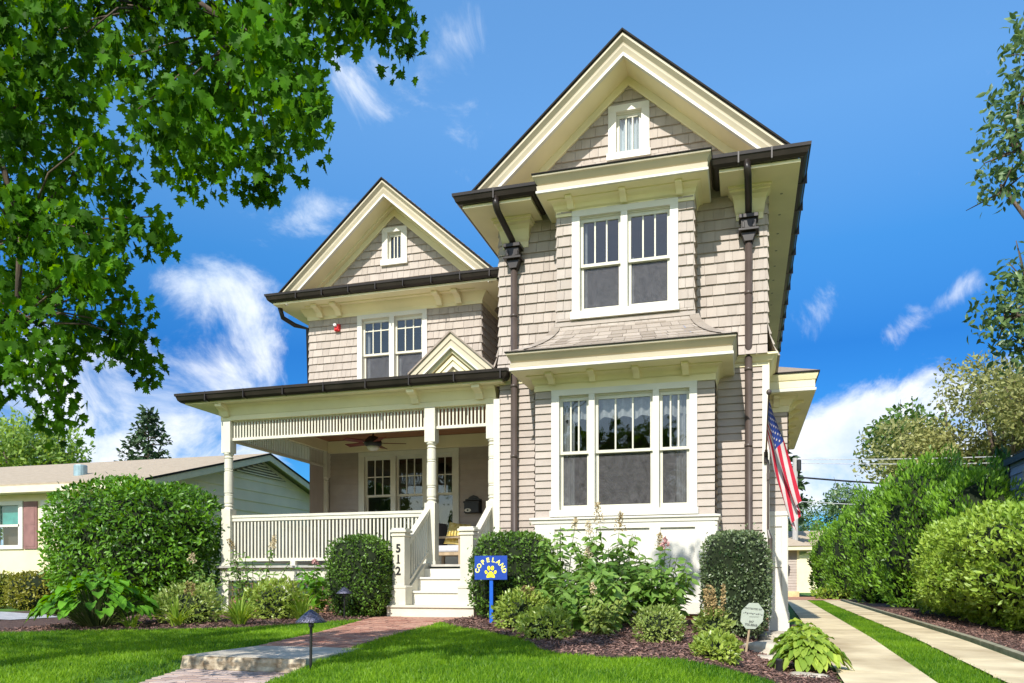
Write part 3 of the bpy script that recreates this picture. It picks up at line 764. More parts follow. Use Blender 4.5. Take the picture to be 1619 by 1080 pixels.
mb = MB(); mb.sweep([(0, 1.46), (.05, 1.46), (.055, 1.50), (.08, 1.52), (.08, 1.545), (0, 1.565)], [(x0, YM), (x0, YB), (x1, YB), (x1, YM)], [(-1, 0), (-1, -1), (1, -1), (1, 0)])
mb.build('water_table', WHITE, H)
# concave skirt roof laid in courses of shingles
mb = MB(); rn = random.Random(6)
def skirt(t):                                                              # t 0 eave .. 1 top
    c = t + .28 * math.sin(math.pi * t) * (1 - .35 * t)
    return min(1, c) if t < 1 else 1
NR = 8
ze, zt, ye, yt = 3.965, 4.50, 11.285, 12.0
XE0, XE1, XT0, XT1 = -3.43, -.095, -2.80, -.72
def sk(t, u):                                                              # horizontally eases in faster than vertically: flared eave
    hq = 1 - (1 - t) ** 1.55
    a, b = XE0 + (XT0 - XE0) * hq, XE1 + (XT1 - XE1) * hq
    return (a + (b - a) * u, ye + (yt - ye) * hq, ze + (zt - ze) * t ** 1.25)
for r in range(NR):
    t0, t1 = r / NR, (r + 1) / NR + .02
    t1 = min(1, t1); u = 0
    while u < 1:
        w = rn.uniform(.05, .11); u2 = min(1, u + w)
        A, B, C, D = sk(t0, u), sk(t0, u2 - .002), sk(t1, u2 - .002), sk(t1, u)
        e = .012 + rn.random() * .006
        up = lambda p, k: (p[0], p[1] - k * .4, p[2] + k)
        mb.add([up(A, e), up(B, e), up(C, .003), up(D, .003), up(A, -.002), up(B, -.002)], [(0, 1, 2, 3), (4, 5, 1, 0)])
        u = u2
    for sg, uu in ((-1, 0), (1, 1)):                                       # hips and side slopes
        A, D = sk(t0, uu), sk(t1, uu)
        mb.add([(A[0], A[1], A[2] + .012), (A[0], 12.62, A[2] + .012), (D[0], 12.62, D[2] + .003), (D[0], D[1], D[2] + .003)], [(0, 1, 2, 3)])
        w = .07
        mb.add([(A[0] - w, A[1] - .02, A[2] + .02), (A[0] + w, A[1] - .02, A[2] + .02), (D[0] + w, D[1] - .02, D[2] + .018), (D[0] - w, D[1] - .02, D[2] + .018)], [(0, 1, 2, 3)])
mb.build('bay_skirt_roof', mat('pale_asphalt_shingle', (.26, .215, .175), .9, island=.85, c2=(.43, .37, .315), scale=20, bump=.5, bscale=150), H)

# wing -----------------------------------------------------------
mb = MB()
siding(mb, front(YW), -9.28, -5.26, 4.4, 6.40, [inner(WW)], .165, True, seed=12)
siding(mb, front(YW), -9.6, -4.9, 6.75, 8.5, [inner(WG)], .165, True, clip=gclip(-7.21, 8.45), seed=13)
siding(mb, side_r(-5.26), YW, 17, 4.4, 6.4, [], .165, True, seed=14)
siding(mb, side_l(-9.28), YW, 20, 4.4, 6.4, [], .165, True, seed=15)
siding(mb, front(17.0), -5.26, -3.91, 4.4, 6.5, [], .165, True, seed=16)
backing(mb, front(YW), -9.28, -5.26, 3.8, 6.85, [inner(WW)]); backing(mb, side_r(-5.26), YW, 17, 3.8, 6.6, []); backing(mb, side_l(-9.28), YW, 22, 0, 6.6, []); backing(mb, front(17.0), -5.26, -3.91, 3.8, 6.6, [])
backing(mb, front(YW), -8.9, -5.5, 6.85, 7.2, []); backing(mb, front(YW), -8.3, -6.1, 7.2, 7.85, [inner(WG)]); backing(mb, front(YW), -7.7, -6.72, 7.85, 8.2, [inner(WG)])
mb.build('wing_shingle_wall', SHINGLE, H)
mb = MB(); mb.box(-4.22, -4.1, 16.9, 17.0, 4.4, 6.1); mb.build('corner_board', CREAM, H)
mb = MB()
holes = [inner(PWIN), inner(PDOOR)]
siding(mb, front(YR), -9.2, -3.91, .87, 3.8, holes, .114, seed=18)
backing(mb, front(YR), -9.28, -3.91, .8, 3.8, holes)
mb.build('porch_back_wall', SIDING, H)
tag(thing('fire_alarm', (-8.565, 15.63, 6.1), 'small red fire alarm strobe with white lens high on the wing wall', 'fire alarm'))
AL = bpy.data.objects['fire_alarm']
mb = MB(); mb.box(-8.62, -8.50, 15.58, 15.66, 6.06, 6.21); mb.box(-8.60, -8.53, 15.56, 15.58, 6.075, 6.12); mb.build('housing', RED, AL, bevel=.01)
mb = MB(); mb.prism([(15.58, 6.15), (15.52, 6.16), (15.52, 6.20), (15.58, 6.205)], 'x', -8.61, -8.55); mb.build('lens', mat('white_lens', (.85, .85, .85), .2), AL)
# wing side downspout
mb = MB(); mb.tube([(-9.8, 15.3, 6.62), (-9.78, 15.4, 6.40), (-9.6, 15.6, 6.28), (-9.36, 15.75, 6.22), (-9.34, 15.8, 4.6)], .05, 10); mb.build('downspout', BRONZE, H, True)

# porch -----------------------------------------------------------
mb = MB()
mb.prism([(12.40, 3.98), (15.67, 4.62), (15.67, 4.56), (12.40, 3.92)], 'x', -9.9, -3.80)
mb.build('porch_roof', ROOF, H)
mb = MB(); mb.box(-9.36, -3.92, 12.95, YR, 3.80, 3.83); mb.build('porch_ceiling', WOODCEIL, H)
mb = MB()
mb.box(-9.38, -4.0, 12.70, 12.92, 3.57, 3.83); mb.box(-9.38, -9.18, 12.92, YR, 3.57, 3.83)
mb.box(-9.17, -3.92, YR - .16, YR - .02, 3.53, 3.79); mb.box(-4.05, -3.925, 12.93, YR - .17, 3.60, 3.79)
mb.prism([(12.70, 3.66), (12.69, 3.66), (12.66, 3.72), (12.62, 3.80), (12.56, 3.835), (12.70, 3.835)], 'x', -9.40, -4.0)
mb.prism([(-9.38, 3.66), (-9.39, 3.66), (-9.42, 3.72), (-9.46, 3.80), (-9.52, 3.835), (-9.38, 3.835)], 'y', 12.7, YR)
mb.build('porch_beam', CREAM, H)
def spindles(name, pts, axis, c, z0=3.255, z1=3.55):
    mb = MB(); a, b = pts
    bar = (lambda p, q, za, zb, w: mb.box(p, q, c - w, c + w, za, zb)) if axis == 'x' else (lambda p, q, za, zb, w: mb.box(c - w, c + w, p, q, za, zb))
    bar(a, b, z0 - .05, z0, .03); bar(a, b, z1, z1 + .019, .028)
    n = int((b - a) / .062)
    for i in range(n):
        p = a + (b - a) * (i + .5) / n; bar(p - .014, p + .014, z0, z1, .014)
    return mb.build(name, PORCHW, H)
spindles('spindle_frieze', (-9.18, -5.30), 'x', 12.8); spindles('spindle_frieze', (-5.1, -4.17), 'x', 12.8); spindles('spindle_frieze', (12.9, 16.35), 'y', -9.28)
def post(x, y, zfloor=.87, zb=1.93):
    mb = MB(); w = .095
    mb.box(x - w, x + w, y - w, y + w, zfloor, zb)
    mb.box(x - w - .02, x + w + .02, y - w - .02, y + w + .02, zfloor, zfloor + .06)
    mb.box(x - w, x + w, y - w, y + w, 2.98, 3.569)
    pr = [(.092, zb), (.085, zb + .02), (.07, zb + .03), (.07, zb + .05), (.085, zb + .06), (.085, zb + .075), (.072, zb + .09), (.084, zb + .12), (.084, zb + .24), (.074, zb + .255), (.086, zb + .27), (.074, zb + .285), (.085, zb + .31), (.083, 2.62),
          (.072, 2.635), (.086, 2.65), (.072, 2.665), (.08, 2.69), (.078, 2.86), (.068, 2.87), (.086, 2.89), (.07, 2.91), (.07, 2.93), (.09, 2.95), (.092, 2.98)]
    mb.lathe(x, y, pr, 20)
    return mb.build('porch_post', PORCHW, H)
for x, y in ((-9.28, YP), (-5.2, YP), (-4.085, YP), (-9.28, 16.36)): post(x, y)
def railing(axis, a, b, c, name='porch_railing'):
    mb = MB()
    B = (lambda p, q, w, za, zb: mb.box(p, q, c - w, c + w, za, zb)) if axis == 'x' else (lambda p, q, w, za, zb: mb.box(c - w, c + w, p, q, za, zb))
    B(a, b, .05, 1.765, 1.81); B(a, b, .035, 1.70, 1.764); B(a, b, .03, .955, 1.01)
    n = int((b - a) / .073)
    xs = [a + (b - a) * (i + .5) / n for i in range(n)]
    if axis == 'y':
        for x in xs: mb.box(c - .016, c + .016, x - .016, x + .016, 1.01, 1.70)
        return mb.build(name, PORCHW, H)
    for x in (a + .33 * (b - a), a + .66 * (b - a)): mb.box(x - .05, x + .05, c - .04, c + .04, .87, .955)
    r = mb.build(name, PORCHW, H)
    for x in xs:
        k = MB(); k.box(x - .016, x + .016, c - .016, c + .016, 1.01, 1.70); k.build('baluster', PORCHW, r)
    return r
railing('x', -9.18, -5.30, YP); railing('y', 12.9, 16.25, -9.28)
mb = MB(); mb.box(-9.42, -3.92, 12.62, YR, .83, .87); mb.build('porch_floor', PORCHFLOOR, H)
mb = MB(); mb.box(-9.40, -5.47, 12.70, 12.76, .60, .829); mb.box(-9.40, -9.34, 12.76, YR, .60, .829)
for x in (-9.3, -8.0, -6.7, -5.6): mb.box(x - .08, x + .08, 12.70, 12.77, 0, .60)
mb.build('porch_skirt', PORCHW, H)
mb = MB()
for i in range(26): mb.box(-9.2 + i * .145, -9.2 + i * .145 + .03, 12.775, 12.79, 0.02, .6)
for i in range(5): mb.box(-9.3, -5.5, 12.76, 12.775, .05 + i * .12, .08 + i * .12)
mb.build('lattice', mat('brown_lattice', (.16, .10, .06), .8), H)
# steps
for i, (y0, zb, zt_, xa, xb) in enumerate(((11.55, -.12, .2, -5.46, -4.0), (11.92, .2, .425, -5.2, -4.27), (12.20, .42, .65, -5.2, -4.27), (12.48, .645, .828, -5.2, -4.27))):
    mb = MB(); mb.box(xa, xb, y0, 12.75, zb, zt_ - .035)
    if i < 3: mb.box(xa - .025, xb + .025 if i == 0 else xb, y0 - .03, y0 + (.5 if i == 0 else .3), zt_ - .034, zt_)
    mb.build('step', WHITE if i else PORCHW, H, bevel=.004)
def textmesh(s, size, ext=.004, off=0.0):
    cu = bpy.data.curves.new('lettering', 'FONT'); cu.body = s; cu.size = size; cu.extrude = ext; cu.align_x = 'CENTER'; cu.align_y = 'CENTER'; cu.offset = off
    cu.resolution_u = 3
    o = bpy.data.objects.new('lettering', cu); col.objects.link(o)
    dg = bpy.context.evaluated_depsgraph_get(); me = bpy.data.meshes.new_from_object(o.evaluated_get(dg))
    bpy.data.objects.remove(o); return me
def addtext(mb, s, size, cx, y, cz, rot=0.0, ext=.004, off=0.0, sx=1.0, tilt=(1, 0), mi=0):
    """text standing upright facing -Y at (cx, y, cz), rotated in its own plane"""
    me = textmesh(s, size, ext, off); c, sn = math.cos(rot), math.sin(rot)
    vs = []
    for v in me.vertices:
        a, b = v.co.x * sx, v.co.y; u, w = a * c - b * sn, a * sn + b * c
        vs.append((cx + u * tilt[0] + v.co.z * tilt[1], y + u * tilt[1] - v.co.z * tilt[0], cz + w))
    mb.add(vs, [tuple(p.vertices) for p in me.polygons], mi); bpy.data.meshes.remove(me)
def newel(x):
    mb = MB(); y = 11.76; w = .105
    mb.box(x - w - .03, x + w + .03, y - w - .03, y + w + .03, .2, .47); mb.prism([(x - w - .04, .47), (x + w + .04, .47), (x + w + .04, .49), (x + w, .52), (x - w, .52), (x - w - .04, .49)], 'y', y - w - .04, y + w + .04)
    mb.box(x - w, x + w, y - w, y + w, .52, 1.33); mb.box(x - w - .02, x + w + .02, y - w - .02, y + w + .02, 1.30, 1.33); mb.box(x - w - .035, x + w + .035, y - w - .035, y + w + .035, 1.36, 1.40)
    mb.box(x - w - .01, x + w + .01, y - w - .01, y + w + .01, 1.33, 1.36); mb.box(x - w - .01, x + w + .01, y - w - .01, y + w + .01, 1.40, 1.43)
    return mb.build('newel_post', PORCHW, H, bevel=.004)
n1 = newel(-5.305); newel(-4.155)
for s, z in (('5', 1.10), ('1', .93), ('2', .74)):
    mb = MB(); addtext(mb, s, .185, -5.305, 11.76 - .109, z, 0, .006, .004, .95)
    if s == '1': mb.box(-5.335, -5.275, 11.645, 11.655, z - .066, z - .052)
    mb.build('house_number', BLACK, n1)
def stair_rail(x):
    A, B = (11.86, 1.21), (12.71, 1.78)
    mb = MB(); q = lambda y: A[1] + (B[1] - A[1]) * (y - A[0]) / (B[0] - A[0])
    mb.prism([(A[0], A[1]), (B[0], B[1]), (B[0], B[1] + .06), (A[0], A[1] + .06)], 'x', x - .05, x + .05)
    mb.prism([(A[0], A[1] - .065), (B[0], B[1] - .065), (B[0], B[1] - .001), (A[0], A[1] - .001)], 'x', x - .03, x + .03)
    mb.prism([(A[0], .52), (B[0], 1.06), (B[0], 1.12), (A[0], .58)], 'x', x - .03, x + .03)
    r = mb.build('stair_railing', PORCHW, H)
    for i in range(9):
        y = A[0] + .06 + i * .094; k = MB()
        zb = .57 + .54 * (y - A[0]) / (B[0] - A[0])
        k.box(x - .016, x + .016, y - .016, y + .016, zb, q(y) - .05); k.build('baluster', PORCHW, r)
stair_rail(-5.24); stair_rail(-4.12)
for xa, xb in ((-5.31, -5.195), (-4.275, -4.14)):
    mb = MB(); mb.prism([(11.86, .2), (12.7, .2), (12.7, .9), (12.5, .87), (11.86, .47)], 'x', xa, xb); mb.build('stair_stringer', PORCHW, H)
# small gable over the steps
mb = MB()
cx, ya = -4.70, 12.40
mb.chevron(cx, 4.47, .87, .46, .07, ya + .06, ya + .12); mb.chevron(cx, 4.36, .87, .36, .07, ya + .09, ya + .15); mb.chevron(cx, 4.27, .87, .26, .05, ya + .11, ya + .16)
mb.prism([(cx - .62, 4.06), (cx + .62, 4.06), (cx, 4.60)], 'y', ya + .16, ya + .2)
pg = mb.build('porch_gable', CREAM, H)
mb = MB(); mb.chevron(cx, 4.72, .87, .72, .11, ya, ya + .06); mb.chevron(cx, 4.61, .87, .60, .11, ya + .02, ya + .07); mb.build('rake_board', FASCIA, pg)
mb = MB(); mb.chevron(cx, 4.50, .87, .5, .035, ya - .01, ya + .05); mb.chevron(cx, 4.215, .87, .2, .03, ya + .1, ya + .159); mb.build('gable_moulding', WHITE, pg)
mb = MB(); mb.chevron(cx, 4.755, .87, .76, .035, ya - .03, 14.4); mb.build('gable_roof', ROOF, pg)

# side bay at the drive -----------------------------------------------------------
SX0, SX1, SY0, SY1 = .33, .68, 14.1, 19.2
mb = MB()
siding(mb, front(SY0), SX0, SX1, 1.76, 3.5, [], .114, seed=21); siding(mb, side_r(SX1), SY0, SY1, 1.76, 3.5, [], .114, seed=22)
backing(mb, front(SY0), SX0, SX1, 0, 3.6, []); backing(mb, side_r(SX1), SY0, SY1, 0, 3.6, [])
mb.build('side_bay_wall', SIDING, H)
mb = MB(); mb.box(SX0, SX1 - .004, SY0 - .03, SY0 + .4, -.32, 1.70); mb.box(SX0, SX1 + .035, SY0 - .07, SY0 + .4, 1.68, 1.755); mb.box(SX0, SX1 + .03, SY0 - .07, SY0 + .4, -.32, .06)
mb.box(SX0, SX1 + .015, SY0 - .055, SY0 + .4, .06, .1)
for a, b in ((SX0, SX0 + .07), (SX1 - .09, SX1)): mb.box(a, b, SY0 - .055, SY0 - .031, .1, 1.68)
for a, b in ((.1, .3), (.82, 1.0), (1.5, 1.68)): mb.box(SX0 + .07, SX1 - .09, SY0 - .054, SY0 - .031, a, b)
mb.box(SX1 - .003, SX1 + .012, SY0 + .001, SY1, -.3, 1.68)
mb.build('side_bay_panel', WHITE, H, bevel=.003)
pr = [(0, 3.42), (.03, 3.42), (.03, 3.52), (.06, 3.54), (.1, 3.62), (.16, 3.65), (.16, 3.66), (.40, 3.66), (.40, 3.73), (.405, 3.73), (.405, 3.84), (.42, 3.85), (.44, 3.9), (.45, 3.93), (.45, 3.95), (0, 3.95)]
path, outs = [(SX0, SY0), (SX1, SY0), (SX1, SY1), (SX0, SY1)], [(0, -1), (1, -1), (1, 1), (0, 1)]
mb = MB(); mb.sweep(pr, path, outs); c = mb.build('side_bay_cornice', CREAM, H)
mb = MB(); mb.sweep([(.39, 3.665), (.42, 3.67), (.425, 3.71), (.40, 3.72)], path, outs, closed=True); mb.build('bed_moulding', WHITE, c)
bracket(.5, SY0 - .28, SY0 - .05, 3.658, .16, .1, c)
for i in range(7):
    mb = MB(); y = SY0 + .25 + i * .75
    mb.prism([(SX1 + .04, 3.658), (SX1 + .28, 3.658), (SX1 + .28, 3.62), (SX1 + .18, 3.60), (SX1 + .1, 3.52), (SX1 + .04, 3.50)], 'y', y, y + .1); mb.build('bracket', CREAM, c)
mb = MB(); mb.sweep([(.44, 3.952), (.475, 3.955), (.475, 3.975), (.44, 3.975)], path, outs, closed=True); mb.build('roof_edge', DARK, c)
mb = MB(); mb.add([(SX0, SY0 - .46, 3.98), (SX1 + .46, SY0 - .46, 3.98), (SX0 + .02, SY0 + .3, 4.3), (SX0, SY0 + .3, 4.3), (SX1 + .46, SY1 + .4, 3.98), (SX0 + .02, SY1, 4.3)], [(0, 1, 2, 3), (1, 4, 5, 2)]); mb.build('side_bay_roof', ROOF, H)
mb = MB(); mb.tube([(.33, 12.53, 2.4), (.33, 12.53, 1.35), (.36, 12.5, 1.22), (.36, 12.5, .4)], [.018, .018, .035, .035], 8); mb.box(.31, .35, 12.50, 12.56, 2.1, 2.2); mb.build('conduit', PIPE, H)

# things on the porch -----------------------------------------------------------
F = thing('ceiling_fan', (-7.2, 14.6, 3.36), 'dark ceiling fan with reddish wooden blades and a pale light bowl under the porch ceiling', 'ceiling fan')
mb = MB(); mb.lathe(-7.2, 14.6, [(.016, 3.5), (.016, 3.76), (.06, 3.78), (.06, 3.80)], 12); mb.build('downrod', BLACK, F)
mb = MB(); mb.lathe(-7.2, 14.6, [(.04, 3.52), (.09, 3.50), (.16, 3.43), (.18, 3.38), (.17, 3.33), (.13, 3.31)], 20); mb.build('motor', BLACK, F, True)
mb = MB(); mb.lathe(-7.2, 14.6, [(.125, 3.309), (.12, 3.27), (.08, 3.23), (.02, 3.215)], 20); mb.build('light_bowl', mat('frosted_glass', (.75, .72, .62), .3), F, True)
BW = mat('mahogany_blade', (.17, .03, .015), .35, .2, 5)
for i in range(5):
    a = math.radians(72 * i + 24); d = Vector((math.cos(a), math.sin(a), 0)); n = Vector((-d.y, d.x, 0)); mb = MB()
    for w, r0, r1, m in ((.02, .12, .24, 1), (.065, .22, .66, 0)):
        c = [Vector((-7.2, 14.6, 3.37)) + d * r + n * (s * w * (1.15 if r == r1 else 1)) + Vector((0, 0, s * w * .22)) for r, s in ((r0, -1), (r1, -1), (r1, 1), (r0, 1))]
        mb.add(c + [p + Vector((0, 0, .012)) for p in c], [(0, 1, 2, 3), (4, 5, 6, 7), (0, 1, 5, 4), (1, 2, 6, 5), (2, 3, 7, 6), (3, 0, 4, 7)], m)
    mb.build('blade', [BW, BLACK], F)
Mb = thing('mailbox', (-5.69, 16.4, 2.05), 'black wall mailbox with arched back plate and white oval badge beside the porch door', 'mailbox')
mb = MB(); mb.prism([(-5.88, 2.07), (-5.50, 2.07), (-5.50, 2.38), (-5.57, 2.40), (-5.60, 2.44), (-5.69, 2.47), (-5.78, 2.44), (-5.81, 2.40), (-5.88, 2.38)], 'y', 16.41, 16.43); mb.build('back_plate', BLACK, Mb)
mb = MB(); mb.box(-5.86, -5.52, 16.27, 16.409, 2.08, 2.30); mb.build('box', BLACK, Mb, bevel=.01)
mb = MB(); mb.prism([(16.409, 2.36), (16.25, 2.32), (16.25, 2.29), (16.409, 2.305)], 'x', -5.87, -5.51); mb.build('lid', BLACK, Mb)
mb = MB(); b = [(-5.77 + .075 * math.cos(k * math.pi / 8), 2.13 + .04 * math.sin(k * math.pi / 8)) for k in range(16)]; mb.prism(b, 'y', 16.262, 16.27); mb.build('badge', WHITE, Mb)
mb = MB(); mb.box(-5.785, -5.755, 16.258, 16.262, 2.11, 2.15); mb.box(-5.80, -5.74, 16.258, 16.262, 2.128, 2.136); bd = mb.build('emblem', BLACK, Mb)
# chair
CH = thing('armchair', (-5.75, 15.25, .87), 'wooden armchair with pale grey seat and dark back on the porch', 'armchair')
ca, sa = math.cos(math.radians(-8)), math.sin(math.radians(-8))
def cb(mb, x0, x1, y0, y1, z0, z1):
    n = len(mb.v); mb.box(x0, x1, y0, y1, z0, z1)
    for i in range(n, len(mb.v)):
        x, y, z = mb.v[i]; mb.v[i] = (-5.75 + x * ca - y * sa, 15.25 + x * sa + y * ca, .87 + z)
    return mb
mb = MB(); cb(mb, -.42, .38, -.32, .36, .24, .30); mb.build('seat_frame', WOOD, CH)
for x, y in ((.36, -.34), (.36, .32), (-.40, -.34), (-.40, .32)):
    mb = MB(); cb(mb, x - .03, x + .03, y, y + .06, 0, .58 if x > 0 else .66); mb.build('leg', WOOD, CH)
for y in (-.36, .33): mb = MB(); cb(mb, -.42, .40, y, y + .07, .58, .62); mb.build('armrest', WOOD, CH)
mb = MB(); cb(mb, -.38, .36, -.30, .34, .302, .44); mb.build('seat_cushion', CUSH, CH, bevel=.035)
mb = MB(); cb(mb, -.44, -.28, -.30, .34, .44, .92); mb.build('back_cushion', DKGREY, CH, bevel=.04)
# pillow
def pillow(loc, w, t, tilt, m):
    mb = MB(); n = 14
    for s in (-1, 1):
        for j in range(n + 1):
            for i in range(n + 1):
                u, v = 2 * i / n - 1, 2 * j / n - 1
                pin = 1 - .10 * (abs(u * v)) ** 0 * (1 - max(abs(u), abs(v)) ** 2 * .0)
                e = (1 - u * u) * (1 - v * v); k = 1 - .07 * (1 - u * u) if abs(v) > .99 else 1; k2 = 1 - .07 * (1 - v * v) if abs(u) > .99 else 1
                x = u * w / 2 * k2; z = v * w / 2 * k; y = s * t / 2 * e ** .45
                xx = x * math.cos(tilt) - z * math.sin(tilt); zz = x * math.sin(tilt) + z * math.cos(tilt)
                mb.v.append((loc[0] + xx, loc[1] + y + .18 * (z / w), loc[2] + w / 2 + zz))
    N = (n + 1) ** 2
    for s in (0, 1):
        for j in range(n):
            for i in range(n):
                a = s * N + j * (n + 1) + i; mb.f.append((a, a + 1, a + n + 2, a + n + 1)); mb.m.append(0)
    return mb
YEL = mat('yellow_scroll_print', (.62, .40, .03), .9, c2=(.85, .70, .30), scale=22)
solo(pillow((-5.58, 15.1, 1.31), .46, .15, math.radians(-8), YEL), 'throw_pillow', YEL, 'yellow scroll patterned pillow leaning on the porch armchair', 'pillow', (-5.58, 15.1, 1.31), smooth=True)

# yard sign -----------------------------------------------------------
S = thing('yard_sign', (-3.37, 10.46, 0), 'blue yard sign reading COPELAND in yellow with a paw print on a blue post', 'sign')
gz = g(-3.37, 10.46)
BLUE = mat('sign_blue', (.01, .055, .35), .4, .05); SYEL = mat('sign_yellow', (.85, .72, .03), .5, .03); SPALE = mat('sign_pale_outline', (.80, .82, .55), .5, .03)
mb = MB(); mb.box(-3.395, -3.345, 10.47, 10.505, gz - .1, gz + .62); mb.build('post', mat('post_blue', (.01, .11, .55), .4, .05), S)
SC = (-3.37, 10.45, gz + .79)
W2, H2 = .235, .165
mb = MB(); mb.box(SC[0] - W2, SC[0] + W2, 10.452, 10.468, SC[2] - H2, SC[2] + H2); mb.build('panel', BLUE, S)
R = .185; mb = MB(); mo = MB(); cz = SC[2] - .055
for i, chh in enumerate('COPELAND'):
    a = math.radians(172 - i * 164 / 7); x = SC[0] + R * 1.04 * math.cos(a); z = cz + R * .93 * math.sin(a) - .012
    addtext(mo, chh, .083, x, 10.449, z, a - math.pi / 2, .001, .0045); addtext(mb, chh, .083, x, 10.4465, z, a - math.pi / 2, .001, .0005)
def disc(mb, x, z, rx, rz, y, rot=0, n=16):
    mb.prism([(x + rx * math.cos(t) * math.cos(rot) - rz * math.sin(t) * math.sin(rot), z + rx * math.cos(t) * math.sin(rot) + rz * math.sin(t) * math.cos(rot)) for t in [2 * math.pi * k / n for k in range(n)]], 'y', y - .002, y)
pw_ = MB()
for dx, dz, rx, rz, rot in ((-.066, -.062, .020, .028, .35), (.066, -.062, .020, .028, -.35), (-.026, -.006, .023, .033, .1), (.026, -.006, .023, .033, -.1)):
    disc(pw_, SC[0] + dx, SC[2] + dz, rx, rz, 10.449, rot)
pad = [(-.062, -.135), (-.055, -.148), (-.03, -.143), (0, -.139), (.03, -.143), (.055, -.148), (.062, -.135), (.055, -.11), (.036, -.085), (.02, -.06), (0, -.052), (-.02, -.06), (-.036, -.085), (-.055, -.11)]
pw_.prism([(SC[0] + a, SC[2] + b + .006) for a, b in pad], 'y', 10.447, 10.449)
mo.build('letter_outline', SPALE, S); mb.build('lettering', SYEL, S); pw_.build('paw_print', SYEL, S)

# alarm company sign -----------------------------------------------------------
gz = g(.01, 9.2)
A = thing('security_sign', (.0, 9.2, gz), 'pale grey green octagonal security sign on a leaning wooden stake in the mulch', 'sign')
lean = .09
mb = MB(); mb.tube([(.0, 9.2, gz - .05), (.055, 9.19, gz + .36)], .013, 6); mb.build('stake', WOOD, A)
OC = mat('sign_grey_green', (.36, .40, .34), .5, .04)
c0 = (.075, 9.17, gz + .43)
oc = []
for k in range(8):
    a = math.radians(22.5 + 45 * k); x, z = .128 * math.cos(a), .155 * math.sin(a); oc.append((c0[0] + x + .12 * z, c0[2] + z))
mb = MB(); mb.prism(oc, 'y', 9.165, 9.175); mb.build('panel', OC, A)
mb = MB(); rot = -.10
addtext(mb, 'PROTECTED BY', .026, c0[0] + .012, 9.163, c0[2] + .078, rot, .0005, .0008); addtext(mb, '847', .034, c0[0] - .008, 9.163, c0[2] - .065, rot, .0005, .001); addtext(mb, '705.8868', .036, c0[0] - .012, 9.163, c0[2] - .10, rot, .0005, .0012)
for k in range(11):
    x = -.095 + k * .019; z = .024 - .10 * x + .006 * math.sin(k * 2.3)
    mb.box(c0[0] + x, c0[0] + x + .014, 9.1625, 9.1645, c0[2] + z - .004, c0[2] + z + .003 + .005 * (k % 3))
mb.box(c0[0] - .03, c0[0] + .07, 9.1625, 9.1645, c0[2] - .012, c0[2] - .007)
mb.build('lettering', mat('sign_ink', (.10, .11, .10), .6), A)

# path lights -----------------------------------------------------------
def path_light(x, y, label):
    z = g(x, y); t = thing('path_light', (x, y, z), label, 'path light', 'path lights along the brick walk')
    mb = MB(); mb.tube([(x, y, z - .05), (x + .006, y, z + .40)], .012, 10); mb.build('stem', BLACK, t)
    mb = MB(); mb.lathe(x + .006, y, [(.125, z + .40), (.128, z + .407), (.095, z + .437), (.05, z + .478), (.015, z + .505), (.004, z + .508)], 28)
    mb.lathe(x + .006, y, [(.015, z + .36), (.022, z + .37), (.022, z + .41)], 12)
    mb.build('shade', mat('hammered_pewter', (.10, .10, .14), .35, .6, 60, metal=.6, bump=.8, bscale=90), t, True)
path_light(-3.46, 5.86, 'low path light with pewter cone shade in the lawn beside the stone step')
path_light(-5.86, 10.9, 'low path light with pewter cone shade in the mulch before the clipped boxwood')
# flag -----------------------------------------------------------
FL = thing('flag', (.30, 12.56, 2.46), 'American flag hanging in folds from an angled pole at the house corner', 'flag')
tip = Vector((.31, 11.35, 3.12)); bot = Vector((.30, 12.52, 2.46))
mb = MB(); mb.tube([bot, tip], .013, 8); p = mb.build('pole', mat('pole_wood', (.25, .16, .10), .5), FL)
mb = MB(); mb.ell(tip + Vector((0, -.02, .02)), .035, .035, .04, 12, 8); mb.build('finial', PIPE, p, True)
mb = MB(); mb.box(.27, .33, 12.52, 12.563, 2.36, 2.52); mb.tube([bot, bot + (tip - bot) * .1], .022, 8); mb.build('bracket', BRONZE, FL)
def flagpt(u, s):                                                          # u along the fly, s down the hoist
    P = tip.lerp(bot, .05 + s * .62)
    ang = math.radians(12 + 4 * s) ; ln = 1.46 * u
    fall = Vector((.235, .10, -1)).normalized()
    P = P + fall * ln
    P.y += -(s * .42) * min(1, u * 1.5)                                    # lower hoist swings in towards the fold
    P.x += .05 * math.sin(s * 11 + u * 3) * min(1, u * 2.5) + (s - .4) * .02 * u + .10 * u * u * (1 - s)
    P.z += -.12 * s * u * 0
    return P
mb = MB(); nu, ns = 40, 26
for j in range(ns + 1):
    for i in range(nu + 1): mb.v.append(tuple(flagpt(i / nu, j / ns)))
for j in range(ns):
    for i in range(nu):
        a = j * (nu + 1) + i; st = j // 2
        mb.f.append((a, a + 1, a + nu + 2, a + nu + 1)); mb.m.append(2 if (st < 7 and i / nu < .4) else (0 if st % 2 == 0 else 1))
FR = mat('flag_red', (.55, .02, .05), .8, .06); FW = mat('flag_white', (.62, .55, .54), .8, .04); FB = mat('flag_blue', (.02, .05, .25), .8, .06)
cl = mb.build('cloth', [FR, FW, FB], FL, True)
mb = MB()
for r in range(9):
    for c in range(6 if r % 2 == 0 else 5):
        u0 = .4 * ((c + .5) / 6 if r % 2 == 0 else (c + 1) / 6); s0 = (7 / 13) * (r + .6) / 9.2
        for sg in (-.012, .012):
            pts = []
            for k in range(10):
                rr = .020 if k % 2 == 0 else .0085; aa = k * math.pi / 5
                q = flagpt(u0 + rr * math.cos(aa) / 1.46 * 1.1, s0 + rr * math.sin(aa) / .9 * 1.1); pts.append((q.x + sg * .2, q.y + sg, q.z))
            mb.add(pts, [tuple(range(10))])
mb.build('stars', FW, cl)
